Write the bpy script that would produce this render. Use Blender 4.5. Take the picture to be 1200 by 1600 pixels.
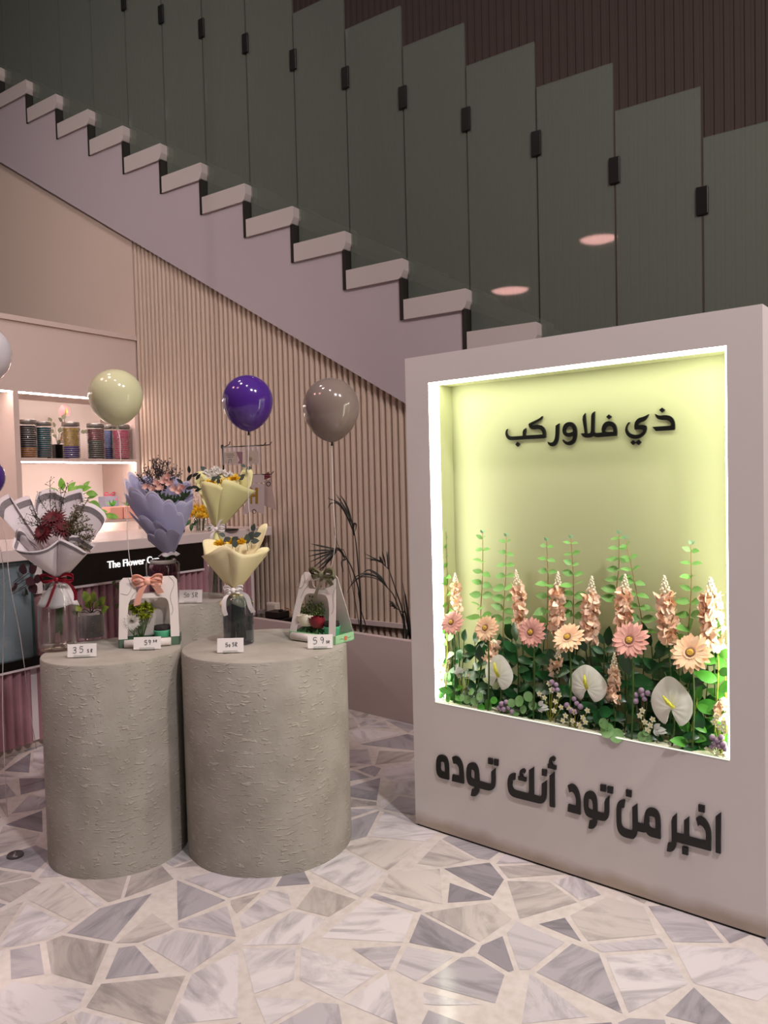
import bpy, bmesh, math, random
import numpy as np
from math import pi, sin, cos, radians, atan2, hypot, tan, acos, sqrt
from mathutils import Vector, Matrix, noise as mnoise
random.seed(11)
S = bpy.context.scene
COL = S.collection
for o in list(bpy.data.objects): bpy.data.objects.remove(o)

# ------------------------------------------------------------------ camera
F = 1210.0; AZ = radians(55.8); PITCH = radians(2.18); ROLL = radians(1.43); EYE = 1.0
r0 = np.array([sin(AZ), cos(AZ), 0]); fh = np.array([-cos(AZ), sin(AZ), 0]); UPV = np.array([0, 0, 1.0])
FW = cos(PITCH)*fh - sin(PITCH)*UPV
u0 = np.cross(r0, FW)
CU = u0*cos(ROLL) + r0*sin(ROLL); CR = r0*cos(ROLL) - u0*sin(ROLL)
CP = np.array([0, 0, EYE])
CAMROT = atan2(r0[1], r0[0])
cd = bpy.data.cameras.new('camera'); cam = bpy.data.objects.new('camera', cd); COL.objects.link(cam)
M = Matrix(((CR[0], CU[0], -FW[0], 0), (CR[1], CU[1], -FW[1], 0), (CR[2], CU[2], -FW[2], EYE), (0, 0, 0, 1)))
cam.matrix_world = M
cd.sensor_fit = 'VERTICAL'; cd.sensor_height = 24.0; cd.lens = 24.0*F/1600.0
cd.clip_start = 0.05; cd.clip_end = 60
S.camera = cam
S.cycles.transparent_max_bounces = 32
# ------------------------------------------------------------------ exposure, world, lights
S.view_settings.view_transform = 'Standard'
try: S.view_settings.look = 'None'
except Exception: pass
S.view_settings.gamma = 1.0; S.view_settings.exposure = 0.0; S.view_settings.use_curve_mapping = False
W = bpy.data.worlds.new('world'); S.world = W; W.use_nodes = True
wn = W.node_tree.nodes; wl = W.node_tree.links; wn.clear()
wo = wn.new('ShaderNodeOutputWorld'); wb = wn.new('ShaderNodeBackground'); wt = wn.new('ShaderNodeTexCoord')
ws = wn.new('ShaderNodeSeparateXYZ'); wr = wn.new('ShaderNodeValToRGB')
wl.new(wt.outputs['Generated'], ws.inputs[0]); wl.new(ws.outputs['Z'], wr.inputs[0])
wr.color_ramp.elements[0].position = 0.0; wr.color_ramp.elements[0].color = (.10, .085, .08, 1)
wr.color_ramp.elements[1].position = 0.55; wr.color_ramp.elements[1].color = (.36, .34, .34, 1)
e = wr.color_ramp.elements.new(.16); e.color = (.12, .10, .095, 1)
wl.new(wr.outputs[0], wb.inputs[0]); wb.inputs[1].default_value = 0.30
wl.new(wb.outputs[0], wo.inputs[0])

def lamp(name, loc, power, color, size, target=None, kind='AREA', spread=180, sizey=None):
    l = bpy.data.lights.new(name, kind); l.energy = power; l.color = color
    if kind == 'AREA':
        l.shape = 'DISK'; l.size = size; l.spread = radians(spread)
        if sizey: l.shape = 'RECTANGLE'; l.size_y = sizey
    else:
        l.shadow_soft_size = size
    o = bpy.data.objects.new(name, l); COL.objects.link(o); o.location = loc
    d = Vector(target if target else (loc[0], loc[1], 0)) - Vector(loc)
    o.rotation_euler = d.to_track_quat('-Z', 'Y').to_euler()
    return o
WARM = (1.0, .86, .80); PINK = (1.0, .78, .78); COOL = (1.0, .93, .94)
lamp('ceiling_light', (1.3, 1.42, 3.3), 54, WARM, .22, (-.6, 1.3, 0))
lamp('ceiling_light', (1.5, .3, 4.2), 98, COOL, .26, (-.6, 1.2, 0))
lamp('ceiling_light', (-.2, .1, 5.2), 18, COOL, .30, (-.6, .9, 0))
lamp('ceiling_light', (-2.2, .2, 5.2), 30, PINK, .30, (-2.2, .9, 0))
lamp('ceiling_light', (-3.3, 1.2, 5.3), 20, WARM, .30, (-3.3, 1.6, 0))
lamp('wall_spot', (-1.93, -1.0, 3.97), 11, (1.0, .87, .82), .07, (-4.6, 3.0, 2.0), spread=60)

# ------------------------------------------------------------------ unprojection: pixel -> point on a real plane
def ray(px, py): return FW + CR*((px-600)/F) + CU*((800-py)/F)
def onz(px, py, z):
    d = ray(px, py); return CP + d*((z-EYE)/d[2])
def ony(px, py, y):
    d = ray(px, py); return CP + d*(y/d[1])
def onx(px, py, x):
    d = ray(px, py); return CP + d*(x/d[0])
def mpp(p): return float((np.array(p)-CP) @ FW)/F      # metres per pixel at a point
ROOTS = {}; NCL = {}
def Lp(root, px, py, dy=0.0):
    """point in the root's frame on the upright plane dy behind the root, seen through (px, py)"""
    loc, rz = ROOTS[root.name]
    yv = np.array([-sin(rz), cos(rz), 0]); xv = np.array([cos(rz), sin(rz), 0])
    d = ray(px, py); p0 = np.array(loc) + yv*dy
    P = CP + d*(np.dot(p0-CP, yv)/np.dot(d, yv)) - np.array(loc)
    return Vector((float(P @ xv), float(P @ yv), float(P[2])))

# ------------------------------------------------------------------ materials
def lin(c):
    return tuple((v/12.92 if v <= .04045 else ((v+.055)/1.055)**2.4) for v in c)
def hx(h): return lin(tuple(int(h[i:i+2], 16)/255 for i in (0, 2, 4)))
def nodes(m):
    m.use_nodes = True; return m.node_tree.nodes, m.node_tree.links
def mat(name, col, rough=.5, metal=0, var=0.0, vscale=30, bump=0.0, bscale=80, spec=.5, trans=0, emit=None, estr=0, sss=0):
    m = bpy.data.materials.new(name); n, l = nodes(m); b = n['Principled BSDF']
    c = hx(col) if isinstance(col, str) else col
    b.inputs['Base Color'].default_value = (*c, 1); b.inputs['Roughness'].default_value = rough
    b.inputs['Metallic'].default_value = metal; b.inputs['Specular IOR Level'].default_value = spec
    if trans: b.inputs['Transmission Weight'].default_value = trans
    if emit:
        b.inputs['Emission Color'].default_value = (*emit, 1); b.inputs['Emission Strength'].default_value = estr
    if sss:
        b.inputs['Subsurface Weight'].default_value = sss; b.inputs['Subsurface Radius'].default_value = (.01, .01, .01)
    tc = None
    if var or bump:
        tc = n.new('ShaderNodeTexCoord')
    if var:
        nz = n.new('ShaderNodeTexNoise'); nz.inputs['Scale'].default_value = vscale; nz.inputs['Detail'].default_value = 4
        l.new(tc.outputs['Object'], nz.inputs['Vector'])
        mx = n.new('ShaderNodeMix'); mx.data_type = 'RGBA'
        mx.inputs[6].default_value = (*[v*(1-var) for v in c], 1); mx.inputs[7].default_value = (*[min(1, v*(1+var)) for v in c], 1)
        l.new(nz.outputs[0], mx.inputs[0]); l.new(mx.outputs[2], b.inputs['Base Color'])
    if bump:
        nb = n.new('ShaderNodeTexNoise'); nb.inputs['Scale'].default_value = bscale; nb.inputs['Detail'].default_value = 3
        l.new(tc.outputs['Object'], nb.inputs['Vector'])
        bp = n.new('ShaderNodeBump'); bp.inputs['Strength'].default_value = bump; bp.inputs['Distance'].default_value = .01
        l.new(nb.outputs[0], bp.inputs['Height']); l.new(bp.outputs[0], b.inputs['Normal'])
    return m
def thin_glass(name, tint=(1, 1, 1), rough=.03, milk=0.0, milkcol=(.5, .6, .55), ior=1.45, gl=1.0):
    m = bpy.data.materials.new(name); n, l = nodes(m); n.clear()
    out = n.new('ShaderNodeOutputMaterial'); tr = n.new('ShaderNodeBsdfTransparent'); tr.inputs[0].default_value = (*tint, 1)
    g = n.new('ShaderNodeBsdfGlossy'); g.inputs['Roughness'].default_value = rough; g.inputs[0].default_value = (gl, gl, gl, 1)
    lw = n.new('ShaderNodeLayerWeight'); pw = n.new('ShaderNodeMath'); pw.operation = 'POWER'; pw.inputs[1].default_value = 4.0
    fr = n.new('ShaderNodeMath'); fr.operation = 'MULTIPLY_ADD'; fr.inputs[1].default_value = .75; fr.inputs[2].default_value = ((ior-1)/(ior+1))**2
    l.new(lw.outputs['Facing'], pw.inputs[0]); l.new(pw.outputs[0], fr.inputs[0])
    mx = n.new('ShaderNodeMixShader')
    base = tr
    if milk:
        d = n.new('ShaderNodeBsdfDiffuse'); d.inputs[0].default_value = (*milkcol, 1)
        mm = n.new('ShaderNodeMixShader'); mm.inputs[0].default_value = milk
        l.new(tr.outputs[0], mm.inputs[1]); l.new(d.outputs[0], mm.inputs[2]); base = mm
    l.new(fr.outputs[0], mx.inputs[0]); l.new(base.outputs[0], mx.inputs[1]); l.new(g.outputs[0], mx.inputs[2])
    l.new(mx.outputs[0], out.inputs[0]); return m
def emis(name, col, s):
    m = bpy.data.materials.new(name); n, l = nodes(m); n.clear()
    out = n.new('ShaderNodeOutputMaterial'); e = n.new('ShaderNodeEmission'); e.inputs[0].default_value = (*col, 1); e.inputs[1].default_value = s
    l.new(e.outputs[0], out.inputs[0]); return m
def veined(name, c1, c2, rough=.4, scale=60, bump=.2):
    """petal or leaf with streaks"""
    m = mat(name, c1, rough); n, l = nodes(m); b = n['Principled BSDF']
    tc = n.new('ShaderNodeTexCoord'); nz = n.new('ShaderNodeTexNoise'); nz.inputs['Scale'].default_value = scale; nz.inputs['Detail'].default_value = 3
    l.new(tc.outputs['Object'], nz.inputs['Vector'])
    r = n.new('ShaderNodeValToRGB'); r.color_ramp.elements[0].position = .36; r.color_ramp.elements[1].position = .64
    r.color_ramp.elements[0].color = (*hx(c1), 1); r.color_ramp.elements[1].color = (*hx(c2), 1)
    l.new(nz.outputs[0], r.inputs[0]); l.new(r.outputs[0], b.inputs['Base Color'])
    return m

m_white = mat('white_paint', 'cfc4c4', .55, var=.03, vscale=3, bump=.02, bscale=200)
m_stair = mat('stair_plaster', 'a2959a', .6, var=.04, vscale=2.5, bump=.03, bscale=120)
m_tread = mat('tread_stone', 'ada29f', .45, var=.03, vscale=8)
m_dark = mat('dark_riser', '17130f', .5)
m_slat = mat('slat_paint', 'b8a494', .6, var=.03, vscale=4)
m_brown = mat('dark_slat', '3e2f27', .75, var=.12, vscale=14)
m_plain = mat('plain_wall', 'bda89c', .65, var=.02, vscale=2)
m_unit = mat('unit_lacquer', 'c3b0a8', .5, var=.02, vscale=3)
m_shelfin = mat('shelf_inner', 'e6dcd6', .5)
m_counter = mat('counter_top', 'd2c3c0', .25, var=.03, vscale=4)
m_pink = mat('pink_velvet', '9c7279', .8, var=.12, vscale=25, bump=.1, bscale=60)
m_black = mat('black_acrylic', '0b0a0a', .2)
m_ink = mat('black_lettering', '0d0c0b', .35)
m_led = emis('led_strip', (1, .80, .72), 62.0)
m_signlit = emis('sign_letters', (1, .95, .93), 1.3)
m_niche_led = emis('niche_light', (1.0, 1.0, .80), 12.5)
m_niche = mat('niche_back', 'bfc296', .6, var=.02, vscale=3)
m_niche_in = mat('niche_side', 'e8eccc', .5)
m_pane = thin_glass('tinted_pane', (.66, .69, .64), .035, milk=.36, milkcol=hx('7a8076'), ior=1.4)
m_paneedge = mat('pane_edge', '8f9a92', .15)
m_clamp = mat('black_clamp', '100d0c', .35, metal=.3)
m_clear = thin_glass('clear_glass', (.93, .94, .93), .02, ior=1.62)
m_smoke = thin_glass('smoked_glass', (.62, .65, .68), .03, milk=.05, milkcol=hx('8a9094'))
m_violet = thin_glass('violet_glass', (.62, .44, .52), .03, milk=.16, milkcol=hx('7d4a5c'))
m_case = thin_glass('case_glass', (.80, .87, .90), .03, milk=.28, milkcol=hx('b4c4cc'))
m_teal = mat('glass_edge', '2f4a48', .2)
m_steel = mat('brushed_steel', '8c8783', .35, metal=.8)
m_jar = thin_glass('ribbed_glass', (.88, .88, .88), .05, ior=1.3)
m_rib_glint = mat('rib_glint', 'b9b6b4', .12, metal=.5)
m_wire = mat('dark_wire', '2a2422', .4, metal=.6)
m_soil = mat('dark_soil', '1d1714', .9, bump=.6, bscale=60)
m_planter = mat('planter_paint', 'b5a4a0', .55, var=.03, vscale=3)
m_palm = mat('palm_leaf', '161712', .5)
m_card = mat('card_paper', 'efe9e6', .6)
m_boxpaper = mat('box_paper', 'e2d8d2', .6)
m_green_paper = mat('pale_green_paper', '9fd0a0', .55)
m_dark_green_paper = mat('green_paper', '56705c', .6)
m_mint = mat('mint_cup', '54b489', .4)
m_lid = mat('cup_soil', '241d1b', .8, bump=.5, bscale=90)
m_greypot = mat('grey_pot', '7d706c', .7, var=.08, vscale=40)
m_string = mat('white_string', 'd9cfcb', .5)
m_wrapw = mat('white_tissue', 'd9d0d2', .75, var=.03, vscale=9, bump=.05, bscale=40, sss=0)
m_trimgrey = mat('grey_lace', '7a7276', .8, var=.35, vscale=160)
m_wrapl = mat('lavender_tissue', 'a5a3c2', .75, var=.05, vscale=10)
m_rim = mat('pale_rim', 'cfcbe0', .7)
m_wrapy = mat('yellow_tissue', 'e4dfa0', .7, var=.05, vscale=10)
m_wrapc = mat('cream_tissue', 'e9dcae', .7, var=.06, vscale=10)
m_redrib = mat('red_satin', '8e1428', .3)
m_whiterib = mat('white_satin', 'f1eae8', .3)
m_pinkrib = mat('pink_satin', 'eeb19c', .35)
m_sagerib = mat('sage_satin', '79775c', .4)
m_redpet = veined('red_petal', '650a18', '3c060e', .7, 60)
m_redrose = veined('red_rose', '6e0f20', '8e1a2c', .5, 40)
m_whitepet = mat('white_petal', 'f3efe9', .5)
m_pinkpet = veined('alstroemeria_petal', 'd6a29c', 'e9cbbd', .5, 60)
m_yelpet = mat('yellow_petal', 'f4c832', .5)
m_limepet = mat('lime_petal', '8d9a20', .6)
m_stemg = mat('green_stem', '3d5a22', .5)
m_stemy = mat('yellow_stem', '9aa02c', .5)
m_stemtan = mat('tan_stem', 'b58a58', .5)
m_twig = mat('dry_twig', '5a5231', .8, var=.3, vscale=100)
m_twigd = mat('dark_twig', '2b2430', .8, var=.2, vscale=100)
m_leafd = veined('glossy_leaf', '16401f', '24602c', .3, 25)
m_leafm = veined('mid_leaf', '3f8a2e', '5aa53a', .35, 25)
m_leafe = veined('eucalyptus_leaf', '6fae4c', '86b868', .5, 30)
m_leaft = mat('eucalyptus_tip', 'a9d3a6', .6)
m_leafr = veined('round_leaf', '6a9c56', '8ab578', .5, 30)
m_leafs = veined('silver_leaf', 'c9d2c6', 'dfe3d6', .7, 40)
m_leafgrey = mat('grey_leaf', '44504a', .6)
m_leafpur = mat('burgundy_leaf', '3b1c24', .5)
m_gerp = veined('pink_gerbera', 'e0a396', 'eab7a6', .5, 45)
m_gerc = veined('cream_gerbera', 'f0d5ac', 'efbf98', .5, 45)
m_disc = mat('gerbera_disc', 'd0a53a', .8, var=.4, vscale=250, bump=.5, bscale=300)
m_discring = mat('gerbera_ring', '7a5040', .8, var=.3, vscale=250)
m_stock = veined('stock_floret', 'fbcfae', 'ffe8d0', .5, 40)
m_bud = mat('cream_bud', 'f2ead2', .6)
m_anth = mat('anthurium_spathe', 'f3f6e6', .38, var=.04, vscale=20)
m_anthp = mat('pink_spathe', 'f09da2', .35)
m_spadix = mat('spadix', 'd6d640', .6, bump=.4, bscale=400)
m_berry = mat('mauve_berry', '9a8498', .6, var=.15, vscale=60)
m_small = mat('cream_blossom', 'f2f1d2', .6)
m_outlet = mat('outlet_plastic', 'c9bcb0', .4)

# ------------------------------------------------------------------ mesh builder
def V(*a): return Vector(a)
class MB:
    def __init__(s): s.v = []; s.f = []; s.mi = []; s.cur = 0
    def add(s, vs, fs):
        k = len(s.v); s.v += [Vector(p) for p in vs]; s.f += [tuple(i+k for i in f) for f in fs]; s.mi += [s.cur]*len(fs)
        return s
    def box(s, x0, x1, y0, y1, z0, z1, T=None):
        vs = [Vector(p) for p in ((x0,y0,z0),(x1,y0,z0),(x1,y1,z0),(x0,y1,z0),(x0,y0,z1),(x1,y0,z1),(x1,y1,z1),(x0,y1,z1))]
        if T: vs = [T @ p for p in vs]
        return s.add(vs, [(0,3,2,1),(4,5,6,7),(0,1,5,4),(1,2,6,5),(2,3,7,6),(3,0,4,7)])
    def prism(s, poly, axis, a, b, T=None):
        """polygon (2D) extruded along axis 'x','y','z' from a to b"""
        def mk(p, t):
            if axis == 'y': q = Vector((p[0], t, p[1]))
            elif axis == 'x': q = Vector((t, p[0], p[1]))
            else: q = Vector((p[0], p[1], t))
            return T @ q if T else q
        n = len(poly); vs = [mk(p, a) for p in poly] + [mk(p, b) for p in poly]
        fs = [tuple(range(n)), tuple(range(2*n-1, n-1, -1))] + [(i, n+i, n+(i+1) % n, (i+1) % n) for i in range(n)]
        return s.add(vs, fs)
    def lathe(s, prof, n=24, c=(0, 0, 0), capb=False, capt=False):
        c = Vector(c); vs = []; fs = []
        for r, z in prof:
            for k in range(n):
                a = 2*pi*k/n; vs.append(c+Vector((r*cos(a), r*sin(a), z)))
        for i in range(len(prof)-1):
            for k in range(n):
                k2 = (k+1) % n
                fs.append((i*n+k, i*n+k2, (i+1)*n+k2, (i+1)*n+k))
        if capb: fs.append(tuple(range(n-1, -1, -1)))
        if capt: fs.append(tuple(range((len(prof)-1)*n, len(prof)*n)))
        return s.add(vs, fs)
    def tube(s, path, r, n=6, cap=True):
        path = [Vector(p) for p in path]; m = len(path)
        rs = r if isinstance(r, (list, tuple)) else [r]*m
        vs = []; fs = []; prev = None
        for i, p in enumerate(path):
            t = (path[min(i+1, m-1)]-path[max(i-1, 0)])
            if t.length < 1e-9: t = Vector((0, 0, 1))
            t.normalize()
            if prev is None:
                a = Vector((1, 0, 0)) if abs(t.x) < .8 else Vector((0, 1, 0)); nv = t.cross(a).normalized()
            else:
                nv = prev - t*prev.dot(t)
                nv = nv.normalized() if nv.length > 1e-6 else t.orthogonal().normalized()
            prev = nv; bv = t.cross(nv)
            for k in range(n):
                a = 2*pi*k/n; vs.append(p+(nv*cos(a)+bv*sin(a))*rs[i])
        for i in range(m-1):
            for k in range(n):
                k2 = (k+1) % n; fs.append((i*n+k, i*n+k2, (i+1)*n+k2, (i+1)*n+k))
        if cap: fs += [tuple(range(n-1, -1, -1)), tuple(range((m-1)*n, m*n))]
        return s.add(vs, fs)
    def ball(s, c, r, n=8, m=6, sc=(1, 1, 1)):
        c = Vector(c); vs = []; fs = []
        for i in range(m+1):
            ph = pi*i/m
            for k in range(n):
                a = 2*pi*k/n; vs.append(c+Vector((r*sin(ph)*cos(a)*sc[0], r*sin(ph)*sin(a)*sc[1], -r*cos(ph)*sc[2])))
        for i in range(m):
            for k in range(n):
                k2 = (k+1) % n; fs.append((i*n+k, i*n+k2, (i+1)*n+k2, (i+1)*n+k))
        return s.add(vs, fs)
    def strip(s, path, wv, w):
        """flat ribbon along path; wv = width direction (vector or list); w = width (value or list)"""
        m = len(path); vs = []; fs = []
        for i, p in enumerate(path):
            d = Vector(wv[i] if isinstance(wv, list) else wv).normalized(); ww = w[i] if isinstance(w, (list, tuple)) else w
            vs += [Vector(p)-d*ww/2, Vector(p)+d*ww/2]
        for i in range(m-1): fs.append((2*i, 2*i+1, 2*i+3, 2*i+2))
        return s.add(vs, fs)
    def grid(s, fn, nu, nv):
        vs = [fn(i/nu, j/nv) for j in range(nv+1) for i in range(nu+1)]
        fs = [(j*(nu+1)+i, j*(nu+1)+i+1, (j+1)*(nu+1)+i+1, (j+1)*(nu+1)+i) for j in range(nv) for i in range(nu)]
        return s.add(vs, fs)
    def leaf(s, b, d, nrm, L, w, bend=.2, fold=.15, shape=.45, n=5, petal=False):
        """pointed leaf from b along d, facing nrm"""
        d = Vector(d).normalized(); nrm = Vector(nrm); nrm = (nrm-d*nrm.dot(d))
        nrm = nrm.normalized() if nrm.length > 1e-6 else d.orthogonal().normalized()
        x = d.cross(nrm); b = Vector(b); vs = []; fs = []
        for i in range(n+1):
            t = i/n
            ww = w/2*(sin(pi*t**(.5/shape*.62+.25))**.85 if 0 < t < 1 else 0.02)
            if petal: ww = w/2*min(1, .25+1.6*t)*sqrt(max(0, 1-max(0, (t-.62)/.38)**2.2)) if t < 1 else w*.09
            c = b + d*(L*(t-.1*abs(bend)*t*t)) - nrm*(bend*L*t*t)
            vs += [c-x*ww+nrm*(fold*ww), c, c+x*ww+nrm*(fold*ww)]
        for i in range(n):
            fs += [(3*i, 3*i+1, 3*i+4, 3*i+3), (3*i+1, 3*i+2, 3*i+5, 3*i+4)]
        return s.add(vs, fs)
    def disc(s, c, d, r, n=10, dome=0.0):
        d = Vector(d).normalized(); x = d.orthogonal().normalized(); y = d.cross(x); c = Vector(c)
        vs = [c+d*dome*r]+[c+(x*cos(2*pi*k/n)+y*sin(2*pi*k/n))*r for k in range(n)]
        return s.add(vs, [(0, 1+k, 1+(k+1) % n) for k in range(n)])
def mesh(name, mb, mats, smooth=True):
    me = bpy.data.meshes.new(name); me.from_pydata([tuple(v) for v in mb.v], [], mb.f)
    if not isinstance(mats, (list, tuple)): mats = [mats]
    for m in mats: me.materials.append(m)
    if len(mats) > 1: me.polygons.foreach_set('material_index', mb.mi)
    if smooth: me.polygons.foreach_set('use_smooth', [True]*len(me.polygons))
    me.update(); return me
def obj(name, mb, mats, parent=None, smooth=True, label=None, bevel=0, sub=0, thick=0):
    if isinstance(mb, MB) and parent is not None and parent.name in NCL:      # keep niche plants inside the niche
        xa, xb, yb = NCL[parent.name]
        for v in mb.v:
            v.x = min(max(v.x, xa), xb); v.y = min(v.y, yb)
            if 'hanging' not in parent['label']: v.z = max(v.z, .0005)
    me = mesh(name, mb, mats, smooth) if isinstance(mb, MB) else mb
    o = bpy.data.objects.new(name, me); COL.objects.link(o)
    if parent: o.parent = parent
    if label: o['label'] = label
    if thick:
        md = o.modifiers.new('thickness', 'SOLIDIFY'); md.thickness = thick; md.offset = 0
    if bevel:
        md = o.modifiers.new('bevel', 'BEVEL'); md.width = bevel; md.segments = 2; md.limit_method = 'ANGLE'
    if sub:
        md = o.modifiers.new('subd', 'SUBSURF'); md.levels = sub; md.render_levels = sub
    return o
def smooth_angle(o, deg=35):
    me = o.data
    bm = bmesh.new(); bm.from_mesh(me)
    for e_ in bm.edges:
        if len(e_.link_faces) == 2: e_.smooth = e_.calc_face_angle(0) < radians(deg)
    bm.to_mesh(me); bm.free()
def thing(name, label, cat, loc=(0, 0, 0), rz=None, group=None):
    o = bpy.data.objects.new(name, None); COL.objects.link(o); o.empty_display_size = .05
    rz = CAMROT if rz is None else rz
    o.location = tuple(float(v) for v in loc); o.rotation_euler = (0, 0, rz)
    o['label'] = label; o['category'] = cat
    if group: o['group'] = group
    ROOTS[o.name] = (tuple(float(v) for v in loc), rz)
    return o
def tag(o, label, cat, group=None):
    o['label'] = label; o['category'] = cat
    if group: o['group'] = group
    return o
def struct(name, mb, m, parent=None, smooth=False, **k):
    o = obj(name, mb, m, parent, smooth, **k)
    if not parent: o['kind'] = 'structure'
    return o
def spline(pts, n=6):
    """Catmull-Rom through points"""
    P = [Vector(p) for p in pts]; P = [P[0]*2-P[1]]+P+[P[-1]*2-P[-2]]; out = []
    for i in range(1, len(P)-2):
        for k in range(n):
            t = k/n; a, b, c, d = P[i-1], P[i], P[i+1], P[i+2]
            out.append(.5*((2*b)+(c-a)*t+(2*a-5*b+4*c-d)*t*t+(3*b-a-3*c+d)*t**3))
    out.append(P[-2]); return out
def rnd(a, b): return random.uniform(a, b)
def rdir(): 
    v = Vector((rnd(-1, 1), rnd(-1, 1), rnd(-1, 1))); return v.normalized() if v.length > .1 else Vector((0, 0, 1))
def flat_shape(name, loops, depth, m, parent, tf):
    """filled outlines with holes (2D loops), thickened, placed by tf"""
    cu = bpy.data.curves.new(name, 'CURVE'); cu.dimensions = '2D'; cu.fill_mode = 'BOTH'; cu.extrude = depth/2
    for lp in loops:
        sp = cu.splines.new('POLY'); sp.points.add(len(lp)-1); sp.use_cyclic_u = True
        for q, p in zip(sp.points, lp): q.co = (p[0], p[1], 0, 1)
    t = bpy.data.objects.new(name, cu); COL.objects.link(t)
    bpy.context.view_layer.update()
    me = bpy.data.meshes.new_from_object(t.evaluated_get(bpy.context.evaluated_depsgraph_get()))
    bpy.data.objects.remove(t); bpy.data.curves.remove(cu)
    me.materials.clear(); me.materials.append(m); me.transform(tf)
    o = bpy.data.objects.new(name, me); COL.objects.link(o)
    if parent: o.parent = parent
    return o
def smooth_loop(lp, it=1):
    """corner-keeping rounding of a closed outline"""
    for _ in range(it):
        out = []; n = len(lp)
        for i in range(n):
            a, b, c = lp[i-1], lp[i], lp[(i+1) % n]
            v1 = (b[0]-a[0], b[1]-a[1]); v2 = (c[0]-b[0], c[1]-b[1])
            an = abs(atan2(v1[0]*v2[1]-v1[1]*v2[0], v1[0]*v2[0]+v1[1]*v2[1]))
            if an > radians(52): out.append(b)
            else:
                l1 = hypot(*v1); l2 = hypot(*v2); k1 = min(.25, .25*l2/max(l1, 1e-9)*2); k2 = min(.25, .25*l1/max(l2, 1e-9)*2)
                out += [(b[0]-v1[0]*k1, b[1]-v1[1]*k1), (b[0]+v2[0]*k2, b[1]+v2[1]*k2)]
        lp = out
    return lp

# ================================================================== SETTING
# ------------------------------------------------------------------ floor of broken marble set in cream mortar
def build_floor():
    mb = MB(); mb.box(-7, 3.2, -1.5, 4.6, -.1, 0)
    cols = [(.5, 0, 0)]*6
    rg = random.Random(5)
    x0, x1, y0, y1 = -4.0, 1.3, .2, 3.1
    st = .128
    pts = []
    nx = int((x1-x0)/st); ny = int((y1-y0)/st)
    for i in range(nx):
        for j in range(ny):
            pts.append((x0+(i+.5+rg.uniform(-.95, .95))*st, y0+(j+.5+rg.uniform(-.95, .95))*st, rg.uniform(-.004, .004)))
    P = np.array(pts)
    for k, (px, py, w) in enumerate(pts):
        d2 = (P[:, 0]-px)**2+(P[:, 1]-py)**2
        idx = np.argsort(d2)[1:22]
        h = .3
        poly = [(px-h, py-h), (px+h, py-h), (px+h, py+h), (px-h, py+h)]
        for q in idx:
            qx, qy, qw = pts[q]
            dx, dy = qx-px, qy-py; L = hypot(dx, dy)
            if L < 1e-6: continue
            nxv, nyv = dx/L, dy/L
            off = (L*L + (w-qw))/(2*L) - .0042 - rg.uniform(0, .004)
            new = []
            m = len(poly)
            for i in range(m):
                a = poly[i]; b = poly[(i+1) % m]
                da = (a[0]-px)*nxv+(a[1]-py)*nyv-off; db = (b[0]-px)*nxv+(b[1]-py)*nyv-off
                if da <= 0: new.append(a)
                if da*db < 0:
                    t = da/(da-db); new.append((a[0]+(b[0]-a[0])*t, a[1]+(b[1]-a[1])*t))
            poly = new
            if len(poly) < 3: break
        if len(poly) < 3: continue
        # drop the smallest corners so pieces become angular chips with mortar wedges between them
        def area(p): return .5*sum(p[i-1][0]*p[i][1]-p[i][0]*p[i-1][1] for i in range(len(p)))
        want = rg.choice([4, 4, 4, 5, 5, 3])
        while len(poly) > want:
            best = min(range(len(poly)), key=lambda i: abs((poly[i-1][0]-poly[i][0])*(poly[(i+1) % len(poly)][1]-poly[i][1])-(poly[i-1][1]-poly[i][1])*(poly[(i+1) % len(poly)][0]-poly[i][0])))
            poly = poly[:best]+poly[best+1:]
        if area(poly) < .0012: continue
        mb.add([(p[0], p[1], .0006) for p in poly], [tuple(range(len(poly)))])
        g = rg.choice([.98, .95, .9, .86, .7, .5, .42, .34, .55, .78, .8, .95, .62])
        cols.append((g+rg.uniform(-.05, .05), rg.random(), rg.random()))
    o = struct('floor', mb, m_floor())
    me = o.data
    at = me.color_attributes.new('stone', 'FLOAT_COLOR', 'CORNER')
    k = 0
    for p, c in zip(me.polygons, cols):
        for li in p.loop_indices: at.data[li].color = (*c, 1 if p.index > 5 else 0)
    return o
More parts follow.
